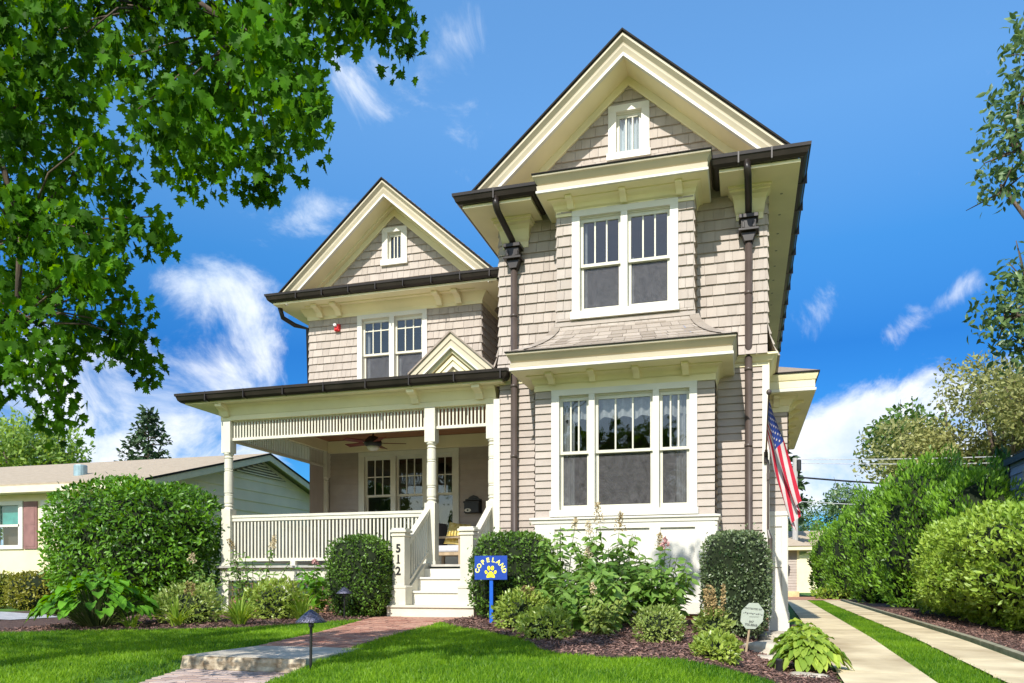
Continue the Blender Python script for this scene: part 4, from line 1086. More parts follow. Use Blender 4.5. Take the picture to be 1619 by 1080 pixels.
# garden spot and boulders
z = g(.32, 8.3); t = thing('garden_spotlight', (.32, 8.3, z), 'small black cylindrical garden spotlight in the mulch beside the hosta', 'spotlight')
mb = MB(); mb.tube([(.32, 8.3, z), (.325, 8.27, z + .14)], .035, 14); mb.build('lamp_body', BLACK, t); mb = MB(); mb.tube([(.32, 8.31, z - .06), (.32, 8.31, z + .04)], .014, 8); mb.build('stake', BLACK, t)
def boulder(loc, rx, ry, rz, seed, label):
    mb = MB(); mb.ell((0, 0, 0), 1, 1, 1, 28, 18, 3.2)
    mb.v = [(loc[0] + v[0] * rx * k, loc[1] + v[1] * ry * k, loc[2] + rz * .5 + v[2] * rz * k) for v in mb.v for k in [1 + .22 * noise.noise(Vector(v) * 1.4 + Vector((seed, 0, 0))) + .08 * noise.noise(Vector(v) * 4)]]
    solo(mb, 'boulder', STONE, label, 'boulder', loc, 'boulders by the drive', smooth=True)
boulder((.22, 9.75, g(.22, 9.75)), .26, .2, .11, 3, 'flat pale boulder in front of the clipped box nearest the drive')
boulder((.22, 9.2, g(.22, 9.2) - .03), .15, .12, .06, 5, 'small tan stone just in front of the flat pale boulder')
boulder((.40, 11.2, g(.4, 11.2)), .26, .25, .13, 8, 'brown boulder against the foot of the white side bay panel')
boulder((.58, 8.15, g(.58, 8.15) - .04), .2, .14, .06, 9, 'low buff stone under the front leaves of the hosta')

# ------------------------------------------------------------------ CLIPPED SHRUBS
BOX = leafmat('boxwood_leaf', (.02, .06, .006), (.16, .30, .04), .25, .1, .4, 2.2)
BOXP = leafmat('pale_boxwood_leaf', (.02, .055, .012), (.26, .34, .15), .25, .2, .4, 1.3)
VIB = leafmat('glossy_shrub_leaf', (.022, .08, .005), (.17, .38, .025), .3, .12, .4, 1.4)
def zg(x, y): return (x, y, g(x, y))
shrub('boxwood_shrub', 'dark clipped boxwood beside the house number post, behind the far path light', 'boxwood', zg(-5.90, 11.55), .50, .48, 1.27, 8500, .05, BOX, 3.6, .05, .12, 'clipped boxwoods before the house', seed=1)
shrub('boxwood_shrub', 'dark clipped boxwood behind the blue yard sign', 'boxwood', zg(-3.28, 11.25), .60, .5, 1.26, 9500, .05, BOX, 3.4, .05, .12, 'clipped boxwoods before the house', seed=2)
shrub('boxwood_shrub', 'tall clipped boxwood with pale variegated patch beside the octagonal sign', 'boxwood', zg(-.12, 10.9), .43, .42, 1.36, 9000, .042, BOXP, 4.0, .05, .12, 'clipped boxwoods before the house', seed=3)
shrub('large_shrub', 'huge rounded glossy green shrub at the left end of the porch', 'shrub', (-10.95, 12.3, 0), 1.52, 1.2, 2.42, 22000, .098, VIB, 3.0, .14, .28, tmpl=(OVAL, OVALF), up=-.1, jit=.55, core=.8, seed=4)

# ------------------------------------------------------------------ PERENNIALS
HYD = leafmat('hydrangea_leaf', (.07, .17, .02), (.28, .44, .10), .35, .1)
LIME = leafmat('lime_leaf', (.16, .26, .03), (.46, .56, .12), .35, .12)
SPIR = leafmat('spirea_leaf', (.13, .21, .03), (.42, .50, .14), .35, .12)
BRIGHT = leafmat('bright_leaf', (.05, .17, .01), (.16, .38, .03), .4, .15)
HOSTA = leafmat('hosta_leaf', (.09, .21, .02), (.44, .56, .09), .35, .04, .6)
DARKG = leafmat('broad_dark_leaf', (.045, .15, .01), (.18, .44, .03), .35, .04, .6)
DAYL = leafmat('daylily_leaf', (.13, .26, .02), (.38, .50, .08), .4, .04, .6)
PAN = mat('panicle_cream', (.45, .36, .20), .9, island=.8, c2=(.70, .58, .38)); PINK = mat('panicle_pink', (.42, .18, .18), .9, island=.8, c2=(.70, .42, .40)); RUST = mat('panicle_rust', (.24, .17, .07), .9, island=.8, c2=(.45, .33, .15))
def floret(tip, d, L, r, m, parent, rng, n=130):
    t = rng.random(n) ** .8; a = rng.uniform(0, 6.283, n); rr = r * (1 - t * .8) * np.sqrt(rng.random(n))
    d = np.array(d) / np.linalg.norm(d); u = np.cross(d, [.3, 1, .1]); u /= np.linalg.norm(u); w = np.cross(d, u)
    P = np.array(tip) + t[:, None] * L * d + rr[:, None] * (np.cos(a)[:, None] * u + np.sin(a)[:, None] * w)
    scatter_mesh('flower', DIAM, DIAMF, P, rdirs(n, rng), rdirs(n, rng), rng.uniform(.022, .04, n), [m], parent)
def stems_plant(name, label, cat, loc, h, spread, ns, leaf, m, seed, flowers=(), per=16, group=None, start=.15, tmpl=(OVAL, OVALF), lw=1.0, droop=-.15, side=0):
    rng = np.random.default_rng(seed); t = thing(name, loc, label, cat, group); s = MB(); P = []; A = []; Nn = []; SC_ = []
    tips = []
    for i in range(ns):
        a = rng.uniform(0, 6.283); rad = spread * math.sqrt(rng.random()); hh = h * rng.uniform(.62, 1.0) * (1 - .25 * rad / spread)
        b = np.array([loc[0] + .25 * rad * math.cos(a), loc[1] + .25 * rad * math.sin(a), loc[2] - .02]); e = np.array([loc[0] + rad * math.cos(a), loc[1] + rad * math.sin(a), loc[2] + hh])
        c = b * .4 + e * .6 + np.array([0, 0, .12 * hh]); k = [(1 - u) ** 2 * b + 2 * u * (1 - u) * c + u * u * e for u in np.linspace(0, 1, 6)]
        s.tube([tuple(q) for q in k], [.009, .008, .007, .006, .005, .004], 5)
        d = k[-1] - k[-2]; tips.append((k[-1], d / np.linalg.norm(d), hh))
        for j in range(per):
            u = start + (1 - start) * (j + .5) / per; q = (1 - u) ** 2 * b + 2 * u * (1 - u) * c + u * u * e
            for o in (0, math.pi):
                an = j * 1.57 + o + rng.uniform(-.5, .5); P.append(q); ax = np.array([math.cos(an), math.sin(an), rng.uniform(-.75, .35) + droop]); A.append(ax); Nn.append(np.array([.55 * math.cos(an), .55 * math.sin(an) - .35, .8]) + rng.normal(size=3) * .3); SC_.append(leaf * rng.uniform(.6, 1.15) * (1 - .35 * u))
    s.build('stem', STEM, t)
    scatter_mesh('foliage', tmpl[0], tmpl[1], P, A, Nn, SC_, [m], t, width=np.full(len(P), lw))
    tips.sort(key=lambda q: -q[2])
    for (tip, d, hh), (fm, L, r) in zip(tips, flowers): floret(tip, d, L, r, fm, t, rng)
    return t
def mound(name, label, cat, loc, rx, ry, h, n, leaf, m, seed, group=None, tmpl=(OVAL, OVALF), spikes=None, lump=.25):
    rng = np.random.default_rng(seed); t = thing(name, loc, label, cat, group)
    P, nr = shell_points((loc[0], loc[1], loc[2] + h * .42), rx, ry, h * .58, n, rng, 2.0, .45, lump, loc[2], 3.2, seed)
    ax = leafdir(nr, rng, .35, .7, .5); nn = nr * .5 + rng.normal(size=nr.shape) * .4; nn[:, 2] += .6
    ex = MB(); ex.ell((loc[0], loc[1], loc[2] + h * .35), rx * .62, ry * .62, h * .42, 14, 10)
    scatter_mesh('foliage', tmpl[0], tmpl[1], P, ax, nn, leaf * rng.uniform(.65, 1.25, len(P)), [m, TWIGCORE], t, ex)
    if spikes:
        k, hh, fm = spikes
        for i in range(k):
            a, r = rng.uniform(0, 6.28), rng.uniform(.1, .7); b = (loc[0] + rx * r * math.cos(a), loc[1] + ry * r * math.sin(a), loc[2] + h * .75)
            floret(b, (rng.uniform(-.15, .15), rng.uniform(-.15, .15), 1), hh * rng.uniform(.7, 1.1), .04, fm, t, rng, 110)
    return t
def strap_plant(name, label, cat, loc, n, L, m, seed, group=None):
    rng = np.random.default_rng(seed); t = thing(name, loc, label, cat, group); mb = MB()
    for i in range(n):
        a = rng.uniform(0, 6.283); l = L * rng.uniform(.6, 1.1); w = .011 * rng.uniform(.8, 1.3); lean = rng.uniform(.25, 1.0); r0 = rng.uniform(0, .07)
        prev = []; K = 7
        for k in range(K + 1):
            u = k / K; ang = lean * (.35 + 1.5 * u); rr = r0 + l * (u * math.sin(lean * (.4 + .55 * u))); zz = l * (u * math.cos(lean * .5) - .62 * lean * u * u)
            wd = w * (1 - u ** 2.5) + .001; x, y = loc[0] + rr * math.cos(a), loc[1] + rr * math.sin(a); z = max(loc[2] + zz, loc[2] + .005)
            prev.append(((x - wd * math.sin(a), y + wd * math.cos(a), z), (x + wd * math.sin(a), y - wd * math.cos(a), z), (x, y, z - wd * .5)))
        b = len(mb.v)
        for p in prev: mb.v += [p[0], p[2], p[1]]
        for k in range(K):
            for o in (0, 1): mb.f.append((b + 3 * k + o, b + 3 * k + o + 1, b + 3 * k + o + 4, b + 3 * k + o + 3)); mb.m.append(0)
    mb.build('foliage', m, t, True); return t
def rosette(name, label, cat, loc, n, R, leaf, m, seed, hump=.28, lw=1.5, group=None):
    rng = np.random.default_rng(seed); t = thing(name, loc, label, cat, group); mb = MB(); s = MB()
    for i in range(n):
        a = rng.uniform(0, 6.283); q = math.sqrt(rng.random()); r = R * q * .8; l = leaf * rng.uniform(.7, 1.15); w = l * .22 * lw
        z0 = loc[2] + hump * (1 - .65 * q * q) * rng.uniform(.8, 1.1) + .03; b0 = Vector((loc[0] + r * math.cos(a), loc[1] + r * math.sin(a), z0)); d = Vector((math.cos(a), math.sin(a), 0)); n_ = Vector((-d.y, d.x, 0))
        pit = rng.uniform(.1, .7) * (1.1 - q) ; K = 6; b = len(mb.v); roll = rng.uniform(-.25, .25)
        for k in range(K + 1):
            u = k / K; c = b0 + d * (l * u) + Vector((0, 0, l * (pit * u - .75 * u * u * (.5 + .5 * q)))); wd = w * (math.sin(math.pi * min(1, u * .92 + .06)) ** .75) + .001
            if k == K: wd = .001
            for o in (-1, -.5, 0, .5, 1): mb.v.append(tuple(c + n_ * (o * wd) + Vector((0, 0, abs(o) * wd * .45 + o * wd * roll + .012 * math.sin(u * 14 + o * 5) * abs(o)))))
        for k in range(K):
            for o in range(4): mb.f.append((b + 5 * k + o, b + 5 * k + o + 1, b + 5 * k + o + 6, b + 5 * k + o + 5)); mb.m.append(0)
        s.tube([(loc[0] + .15 * r * math.cos(a), loc[1] + .15 * r * math.sin(a), loc[2] - .02), (loc[0] + .6 * r * math.cos(a), loc[1] + .6 * r * math.sin(a), z0 * .5 + loc[2] * .5 + .05), tuple(b0)], .006, 4)
    s.build('stem', STEM, t); mb.build('foliage', m, t, True); return t
RB = 'hydrangeas before the bay'
stems_plant('hydrangea', 'tall leggy hydrangea with long bare stems nearest the blue sign', 'hydrangea', zg(-2.45, 10.75), 1.62, .55, 18, .2, HYD, 21, [(PAN, .14, .06)] * 1, 15, RB, .06, lw=1.15)
stems_plant('hydrangea', 'tall hydrangea with rusty cream panicles in front of the bay centre panel', 'hydrangea', zg(-1.75, 10.7), 1.5, .58, 38, .21, HYD, 22, [(RUST, .3, .1), (RUST, .26, .09), (PAN, .2, .08)], 13, RB, .04, lw=1.2)
stems_plant('hydrangea', 'hydrangea with a dusky pink flower head right of the bay centre panel', 'hydrangea', zg(-1.05, 10.4), 1.1, .52, 36, .21, HYD, 23, [(PINK, .12, .075), (RUST, .26, .08)], 11, RB, .04, lw=1.2)
stems_plant('hydrangea', 'low spreading hydrangea with one small cream bud in front of the taller hydrangeas', 'hydrangea', zg(-1.75, 9.75), 1.0, .75, 40, .2, HYD, 24, [(PAN, .12, .06)], 11, RB, .03, lw=1.25)
mound('spirea_shrub', 'lime green spirea mound at the foot of the sign boxwood', 'spirea', zg(-2.72, 9.75), .36, .33, .52, 1400, .065, LIME, 31, spikes=(4, .2, RUST))
mound('spirea_shrub', 'bright lime spirea spilling to the lawn edge under the hydrangeas', 'spirea', zg(-2.15, 8.62), .30, .27, .36, 1300, .058, LIME, 32)
stems_plant('hydrangea', 'pale leaved young hydrangea in the middle of the mulch bed', 'hydrangea', zg(-1.6, 9.15), 0.62, .32, 15, .15, SPIR, 33, [(PAN, .12, .05)], 8, RB)
mound('spirea_shrub', 'golden variegated dome shaped shrub alone on the mulch', 'spirea', zg(-.88, 8.55), .28, .26, .40, 1700, .043, SPIR, 34, lump=.1)
mound('spirea_shrub', 'feathery light green plant at the lawn edge before the octagonal sign', 'spirea', zg(-.27, 7.72), .21, .2, .26, 900, .062, LIME, 35, tmpl=(DIAM, DIAMF))
mound('astilbe', 'yellowish plumed astilbe against the tall variegated boxwood', 'astilbe', zg(-.36, 9.6), .2, .18, .36, 600, .065, SPIR, 36, spikes=(9, .34, RUST), tmpl=(DIAM, DIAMF))
rosette('hosta', 'lime green hosta clump by the foot of the drive', 'hosta', zg(.62, 8.6), 170, .33, .17, HOSTA, 41, .30, 1.15, group='hostas along the drive')
rosette('hosta', 'second lime hosta clump behind the front one, beside the white pier', 'hosta', zg(.62, 9.65), 120, .30, .17, HOSTA, 42, .30, 1.15, group='hostas along the drive')
rosette('hosta', 'small hosta clump nearest the white side bay panel', 'hosta', zg(.74, 11.2), 40, .2, .18, HOSTA, 43, .28, group='hostas along the drive')
# left bed
rosette('broadleaf_plant', 'broad glossy dark green leaved plant in front of the huge shrub', 'broadleaf plant', zg(-8.6, 8.95), 240, .85, .175, DARKG, 51, .66, 1.9)
mound('spirea_shrub', 'yellow green spirea below the right side of the huge shrub', 'spirea', zg(-7.75, 9.75), .5, .4, .58, 1600, .07, SPIR, 52, spikes=(4, .18, RUST))
strap_plant('daylily', 'daylily clump with arching straps before the left spirea', 'daylily', zg(-7.5, 9.2), 60, .55, DAYL, 53, 'daylilies along the left bed')
strap_plant('daylily', 'thick bright daylily clump at the lawn edge in the middle of the left bed', 'daylily', zg(-6.75, 9.55), 100, .62, DAYL, 54, 'daylilies along the left bed')
strap_plant('daylily', 'daylily clump nearest the dark boxwood and far path light', 'daylily', zg(-6.35, 10.5), 70, .6, DAYL, 55, 'daylilies along the left bed')
strap_plant('daylily', 'sparse small daylily beside the broad leaved plant', 'daylily', zg(-7.95, 8.85), 26, .4, DAYL, 56, 'daylilies along the left bed')
stems_plant('hydrangea', 'leggy hydrangea with cream panicles in front of the porch balusters', 'hydrangea', zg(-7.9, 11.6), 1.4, .6, 16, .16, HYD, 57, [(PAN, .24, .08), (PAN, .2, .07), (RUST, .2, .07)], 10, 'hydrangeas before the porch', .1)
stems_plant('hydrangea', 'hydrangea with one cream flower against the huge shrub', 'hydrangea', zg(-8.75, 11.2), 1.05, .5, 12, .16, HYD, 58, [(PAN, .18, .09)], 9, 'hydrangeas before the porch', .1)
stems_plant('hydrangea', 'bright green big leaved hydrangea with one pink mophead beside the boxwood', 'hydrangea', zg(-7.0, 11.9), .95, .42, 12, .22, BRIGHT, 59, [(PINK, .08, .09)], 7, 'hydrangeas before the porch', .2, lw=1.25)
mound('spirea_shrub', 'lime spirea mound between the daylilies and the porch hydrangeas', 'spirea', zg(-6.95, 10.75), .48, .36, .62, 1500, .075, LIME, 60)

# ------------------------------------------------------------------ MAPLE IN FRONT
CL = [(-4.29,3.44,3.56,0),(-2.64,3.78,2.86,0),(-4.55,3.44,3.55,0),(-3.57,3.79,4.05,0),(-4.49,3.78,4.4,0),(-4.19,3.72,4.02,0),(-3.93,3.56,3.58,0),(-2.04,4.15,3.8,0),(-3.66,3.96,4.03,0),(-3.62,3.55,4.18,0),(-2.18,3.66,3.05,0),(-3.03,4.07,3.6,0),(-4.08,3.3,3.88,0),(-4.46,3.36,3.86,0),(-2.24,4.17,3.75,0),(-1.91,3.78,3.91,0),(-3.06,3.48,3.8,0),(-2.94,4.03,2.92,0),(-3.22,3.79,3.86,0),(-2.34,3.67,2.73,0),(-3.03,4.18,4.51,0),(-2.48,3.85,3.62,0),(-4.14,3.76,3.58,0),(-3.64,3.48,3.34,0),(-2.14,3.52,3.2,0),(-2.65,4.0,4.09,0),(-2.91,4.23,3.43,0),(-2.77,3.43,3.62,0),(-3.98,3.41,3.46,0),(-2.35,4.06,4.03,0),(-2.73,3.77,3.0,0),(-3.34,4.0,3.37,0),(-2.89,4.17,4.15,0),(-3.53,3.81,4.3,0),(-1.74,4.0,3.83,0),(-2.71,3.86,3.51,0),(-4.19,3.55,3.92,0),(-3.98,3.54,4.21,0),(-3.31,3.87,3.73,0),(-3.01,4.08,3.87,0),(-2.45,3.45,3.67,0),(-2.04,3.63,3.49,0),(-3.86,3.37,3.85,0),(-2.37,4.0,4.19,0),(-4.36,3.56,3.81,0),(-2.95,3.37,3.03,0),(-3.25,3.69,3.44,0),(-3.22,3.15,3.25,0),(-2.52,3.35,3.54,0),(-4.62,3.59,4.43,0),(-3.64,3.55,3.82,0),(-1.91,3.83,3.72,0),(-2.74,4.22,2.88,0),(-2.58,3.35,2.82,0),(-3.5,3.76,3.57,0),(-2.23,3.71,3.5,0),(-2.64,4.29,3.3,0),(-3.99,3.89,4.3,0),(-2.31,3.69,3.7,0),(-2.32,4.0,2.94,0),(-3.14,3.89,3.47,0),(-1.71,3.73,3.51,0),(-2.39,3.76,3.12,0),(-2.4,3.73,4.04,0),(-2.58,3.35,3.75,0),(-2.81,3.5,2.82,0),(-1.68,3.82,3.41,0),(-2.81,3.56,3.43,0),(-1.78,3.95,4.07,0),(-4.71,3.5,4.32,0),(-4.1,3.57,3.74,0),(-3.15,3.76,4.23,0),(-1.73,3.66,3.67,0),(-2.01,3.69,3.84,0),(-3.9,3.01,3.3,0),(-4.7,3.65,3.56,0),(-3.23,3.34,3.96,0),(-1.81,4.23,3.55,0),(-3.97,3.73,4.32,0),(-2.63,3.33,3.37,0),(-2.73,3.72,3.14,0),(-3.91,3.3,3.24,0),(-3.15,3.88,4.2,0),(-3.52,3.31,3.51,0),(-3.88,3.17,3.92,0),(-3.62,3.73,4.2,0),(-4.26,3.25,3.89,0),(-2.27,3.41,3.06,0),(-3.83,3.53,3.9,0),(-1.89,3.84,3.42,0),(-3.18,3.26,3.46,0),(-2.22,3.91,3.38,0),(-2.14,3.48,3.63,0),(-3.23,3.32,3.13,0),(-3.01,3.86,2.84,0),(-3.75,3.87,3.79,0),(-4.07,3.21,3.63,0),(-2.84,3.31,2.7,0),(-2.95,3.33,3.89,0),(-2.31,3.71,3.22,0),(-2.01,3.51,2.8,0),(-3.92,3.61,3.23,1),(-5.25,4.02,3.55,1),(-3.75,3.69,2.28,1),(-3.78,4.31,2.18,1),(-4.44,3.91,3.38,1),(-4.34,3.82,2.83,1),(-4.7,4.27,1.93,1),(-4.18,3.42,2.63,1),(-4.9,3.8,2.8,1),(-4.12,3.49,1.74,1),(-4.02,3.95,3.03,1),(-4.17,3.67,3.4,1),(-4.27,3.32,2.67,1),(-4.29,3.4,1.97,1),(-5.21,3.88,3.74,1),(-3.99,4.41,3.18,1),(-3.88,3.55,2.95,1),(-4.56,4.12,2.46,1),(-4.24,3.62,2.94,1),(-5.26,3.92,2.15,1),(-3.54,3.65,2.49,1),(-4.08,4.57,3.01,1),(-4.09,4.18,2.1,1),(-3.89,3.65,2.44,1),(-3.97,3.63,1.99,1),(-4.32,4.15,2.31,1),(-5.09,4.0,2.6,1),(-3.87,3.57,2.59,1),(-4.83,4.11,2.83,1),(-4.18,3.62,2.05,1),(-3.27,3.94,2.5,1),(-3.35,3.76,2.42,1),(-4.35,4.24,3.82,1),(-3.33,3.6,2.24,1),(-4.86,3.95,3.69,1),(-5.13,4.31,2.77,1),(-3.63,3.7,3.13,1),(-3.37,3.6,2.82,1),(-4.43,4.28,3.6,1),(-4.05,4.04,1.88,1),(-5.26,4.08,3.78,1),(-4.45,4.33,3.1,1),(-4.44,4.23,1.82,1),(-4.18,3.34,2.89,1),(-5.29,4.26,2.15,1),(-4.67,3.76,3.34,1),(-5.18,3.9,3.25,1),(-4.72,4.41,3.31,1),(-4.9,3.83,1.68,1),(-5.27,3.95,2.56,1),(-3.84,3.94,2.86,1),(-4.1,4.06,1.52,1),(-5.44,4.12,1.91,1),(-3.88,4.17,1.97,1),(-4.52,3.72,1.64,1),(-3.64,3.73,2.18,1),(-3.58,4.23,1.85,1),(-5.08,3.84,2.3,1),(-4.83,4.33,2.87,1),(-4.9,4.12,2.44,1),(-3.42,3.5,2.27,1),(-4.66,3.92,3.51,1),(-4.34,4.4,3.44,1),(-5.25,3.91,3.01,1),(-3.72,3.5,1.79,1),(-5.24,4.26,2.9,1),(-4.04,4.15,3.61,1),(-4.37,3.67,3.16,1),(-5.33,4.03,2.81,1),(-3.47,3.74,2.12,1),(-3.51,3.98,1.89,1),(-4.84,3.88,2.33,1),(-4.72,4.15,2.09,1),(-3.81,3.71,2.58,1),(-4.24,3.67,1.63,1),(-3.75,3.46,3.26,1),(-4.22,3.44,2.81,1)]
# more crown outside the frame, up over the trunk
CLO = [(-7.6, 4.6, 3.0, .7), (-6.2, 3.4, 2.9, .5), (-7.0, 3.4, 3.6, .7), (-8.4, 4.0, 3.4, .8), (-8.0, -.5, 6.2, .9), (-7, 0, 5.8, .9), (-6.2, -.6, 6.6, .8), (-8.4, .5, 5, .9), (-7.2, 1.6, 7.2, .9), (-5.4, .6, 5.2, .7), (-1.75, 4.6, 6.85, .32), (-1.35, 5.0, 6.5, .28), (-2.2, 3.6, 6.4, .35)]
MAPL = leafmat('maple_leaf', (.007, .034, .003), (.115, .31, .014), .5, .02, .5, 1.7)
def maple():
    rng = np.random.default_rng(77); base = (-6.9, 1.8, g(-6.9, 1.8))
    t = thing('maple_tree', base, 'large maple whose leafy branches hang across the upper left foreground', 'tree')
    tr = MB(); top = (-6.7, 2.1, 3.4)
    tr.tube([(base[0], base[1], base[2] - .1), (base[0] + .03, base[1], .6), (-6.8, 1.95, 2.2), top, (-6.7, 2.0, 5.2), (-6.8, 1.7, 7.2)], [.36, .29, .26, .24, .17, .06], 14)
    hubs = [(-4.3, 3.6, 4.25), (-3.37, 3.91, 3.95), (-2.79, 4.08, 3.75), (-2.3, 4.2, 3.95), (-4.3, 3.6, 3.2), (-4.1, 3.7, 2.6), (-4.15, 3.7, 2.1)]
    mass = [0, 0, 0, 0, 1, 1, 1]; par = [None, 0, 1, 2, None, 4, 5]
    for h, p in zip(hubs, par):
        a = Vector(top if p is None else hubs[p]); b = Vector(h); mid = (a + b) / 2 + Vector((0, 0, .12))
        tr.tube([a, mid, b], [.06 if p is None else .024, .03 if p is None else .018, .014], 8)
    P = []; A = []; N_ = []; S_ = []
    def leaves(x, y, z, r, n, s):
        q = rng.normal(size=(n, 3)); q = q / np.linalg.norm(q, axis=1, keepdims=True) * (rng.random((n, 1)) ** .5) * r; q[:, 2] *= 1.25
        P.append(q + np.array([x, y, z])); A.append(np.column_stack([rng.normal(size=n) * .45, rng.normal(size=n) * .45, -1 + rng.normal(size=n) * .35]))
        nn = rng.normal(size=(n, 3)); nn[:, 2] = np.abs(nn[:, 2]) * .5 + .3; N_.append(nn); S_.append(s * rng.uniform(.55, 1.15, n))
    for (x, y, z, k) in CL:
        x -= .10; z += .13
        h = min([q for q, m in zip(hubs, mass) if m == k], key=lambda q: (q[0] - x) ** 2 + (q[1] - y) ** 2 + (q[2] - z) ** 2)
        a, b = Vector(h), Vector((x, y, z + .1)); m1 = a + (b - a) * .5 + Vector((rng.uniform(-.05, .05), rng.uniform(-.05, .05), .06))
        tr.tube([a, m1, b], [.009, .006, .003], 5)
        leaves(x, y, z, rng.uniform(.12, .21), int(rng.uniform(70, 118)), .066)
    for (x, y, z, r) in CLO:
        tr.tube([top, (Vector(top) + Vector((x, y, z))) / 2 + Vector((0, 0, .2)), (x, y, z)], [.05, .03, .01], 6); leaves(x, y, z, r, int(150 * r / .6), .13)
    tr.build('trunk', BARK, t, True)
    P, A, N_ = np.vstack(P), np.vstack(A), np.vstack(N_)
    scatter_mesh('crown', MAPLE, MAPLEF, P, A, N_, np.concatenate(S_), [MAPL], t)
maple()

# ------------------------------------------------------------------ BACKGROUND TREES AND HEDGES
def tree(name, label, cat, loc, th, tr_, blobs, n, size, m, seed, tmpl=(DIAM, DIAMF), group=None, p=2.0, depth=.55, up=.1, lump=.35, gap=0.0, lumpf=2.6):
    rng = np.random.default_rng(seed); t = thing(name, loc, label, cat, group); s = MB()
    top = Vector((loc[0], loc[1], loc[2] + th)); s.tube([(loc[0], loc[1], loc[2] - .2), (loc[0] + .05, loc[1], loc[2] + th * .5), top], [tr_, tr_ * .8, tr_ * .55], 10)
    P = []; NR = []; vol = [b[3] ** 2 for b in blobs]; V = sum(vol)
    for (dx, dy, dz, r), v in zip(blobs, vol):
        c = Vector((loc[0] + dx, loc[1] + dy, loc[2] + dz)); s.tube([top, (top + c) / 2 + Vector((0, 0, r * .2)), c], [tr_ * .4, tr_ * .25, tr_ * .1], 6)
        for k in range(5):
            e = c + Vector(rng.normal(size=3)) * r * .5; s.tube([c - Vector((0, 0, r * .3)), e], [tr_ * .1, tr_ * .03], 4)
        q, nr = shell_points(tuple(c), r, r, r * .85, int(n * v / V), rng, p, depth, lump, None, lumpf, seed + dx)
        if gap:
            nz = np.array([noise.noise(Vector(a) * (1.6 / max(.4, size * 3)) ) for a in q.tolist()]); k = nz > gap - .5; q, nr = q[k], nr[k]
        P.append(q); NR.append(nr)
    s.build('trunk', BARK, t, True); P, NR = np.vstack(P), np.vstack(NR)
    ax = leafdir(NR, rng, up, .4, .8); nn = NR * .5 + rng.normal(size=NR.shape) * .6; nn[:, 2] += .3
    scatter_mesh('crown', tmpl[0], tmpl[1], P, ax, nn, size * rng.uniform(.6, 1.3, len(P)), [m], t)
    return t
OLIVE = leafmat('olive_tree_leaf', (.12, .14, .035), (.42, .42, .15), .35, .1, .5, .35)
MID = leafmat('mid_green_leaf', (.04, .10, .015), (.16, .28, .05), .35, .12, .5, .5)
BLUEG = leafmat('blue_green_leaf', (.03, .09, .03), (.17, .27, .08), .35, .15, .45, .8)
LTREE = leafmat('light_tree_leaf', (.10, .20, .02), (.32, .46, .08), .4, .12, .5, .5)
SPRU = leafmat('spruce_needle', (.02, .05, .018), (.07, .13, .045), .15, .1, .6, .8)
ARB = leafmat('arborvitae_spray', (.03, .11, .008), (.27, .50, .04), .3, .12, .5, 1.1)
PRIV = leafmat('privet_leaf', (.13, .26, .015), (.44, .60, .09), .35, .12, .5, 1.2)
def blobs(R, H, n, r, seed):
    rn = random.Random(seed); out = []
    for i in range(n):
        a = rn.uniform(0, 6.28); z = rn.random(); w = R * (math.sin(math.pi * min(1, .18 + z * .8)) ** .7) * math.sqrt(rn.random()); out.append((w * math.cos(a), w * math.sin(a), H[0] + (H[1] - H[0]) * z, r * rn.uniform(.75, 1.25)))
    return out
tree('shade_tree', 'big olive yellow shade tree behind the evergreen hedge', 'tree', (14.5, 52, 0), 4, .5, blobs(6.4, (5, 12.2), 22, 2.3, 1), 30000, .30, OLIVE, 61)
tree('shade_tree', 'second olive tree, taller and further right behind the blue house', 'tree', (23, 56, 0), 5, .5, blobs(6.5, (5, 15), 22, 2.4, 2), 22000, .30, OLIVE, 62)
tree('shade_tree', 'dark green tree showing at the left flank of the olive tree', 'tree', (10.6, 58, 0), 4, .4, blobs(3.0, (5, 11), 10, 1.7, 3), 5000, .4, MID, 63)
tree('round_tree', 'distant round grey green tree beyond the garage', 'tree', (7.4, 78, 0), 2, .4, blobs(3.6, (2.4, 9.0), 14, 1.9, 4), 9000, .34, BLUEG, 64)
tree('maple_tree', 'blue green tree whose branch tips reach in at the right edge above the hedge', 'tree', (7.9, 19.5, -.2), 5, .32,
     [(-2.0, -.5, 12.0, .75), (-2.3, -.3, 11.0, .7), (-2.5, -.6, 10.0, .8), (-2.7, -.4, 9.2, .55), (-1.4, 0, 12.8, .9), (-1.3, -.3, 9.7, .9), (-.9, 0, 11.2, 1.2), (.6, .6, 12.5, 1.6), (1.2, -.3, 10.5, 1.6), (0, .5, 9, 1.5), (-2.55, -.2, 6.6, .75), (-1.9, .2, 6.0, .8), (-2.2, -.3, 7.3, .6), (-1.2, .4, 6.9, .9), (.4, .2, 7.0, 1.3), (1.8, .6, 8, 1.5)], 9500, .20, BLUEG, 65, tmpl=(OVAL, OVALF), up=-.2, depth=.8)
tree('light_tree', 'light green leafy tree behind the neighbouring ranch roof', 'tree', (-39.6, 36, 0), 3, .35, blobs(3.0, (3.6, 9.6), 14, 1.6, 6), 8000, .3, LTREE, 66)
tree('light_tree', 'low feathery shrub like tree showing just over the ranch roof ridge', 'tree', (-34.6, 36, 0), 3, .2, blobs(1.8, (3.6, 5.8), 8, 1.0, 7), 3000, .22, MID, 67)
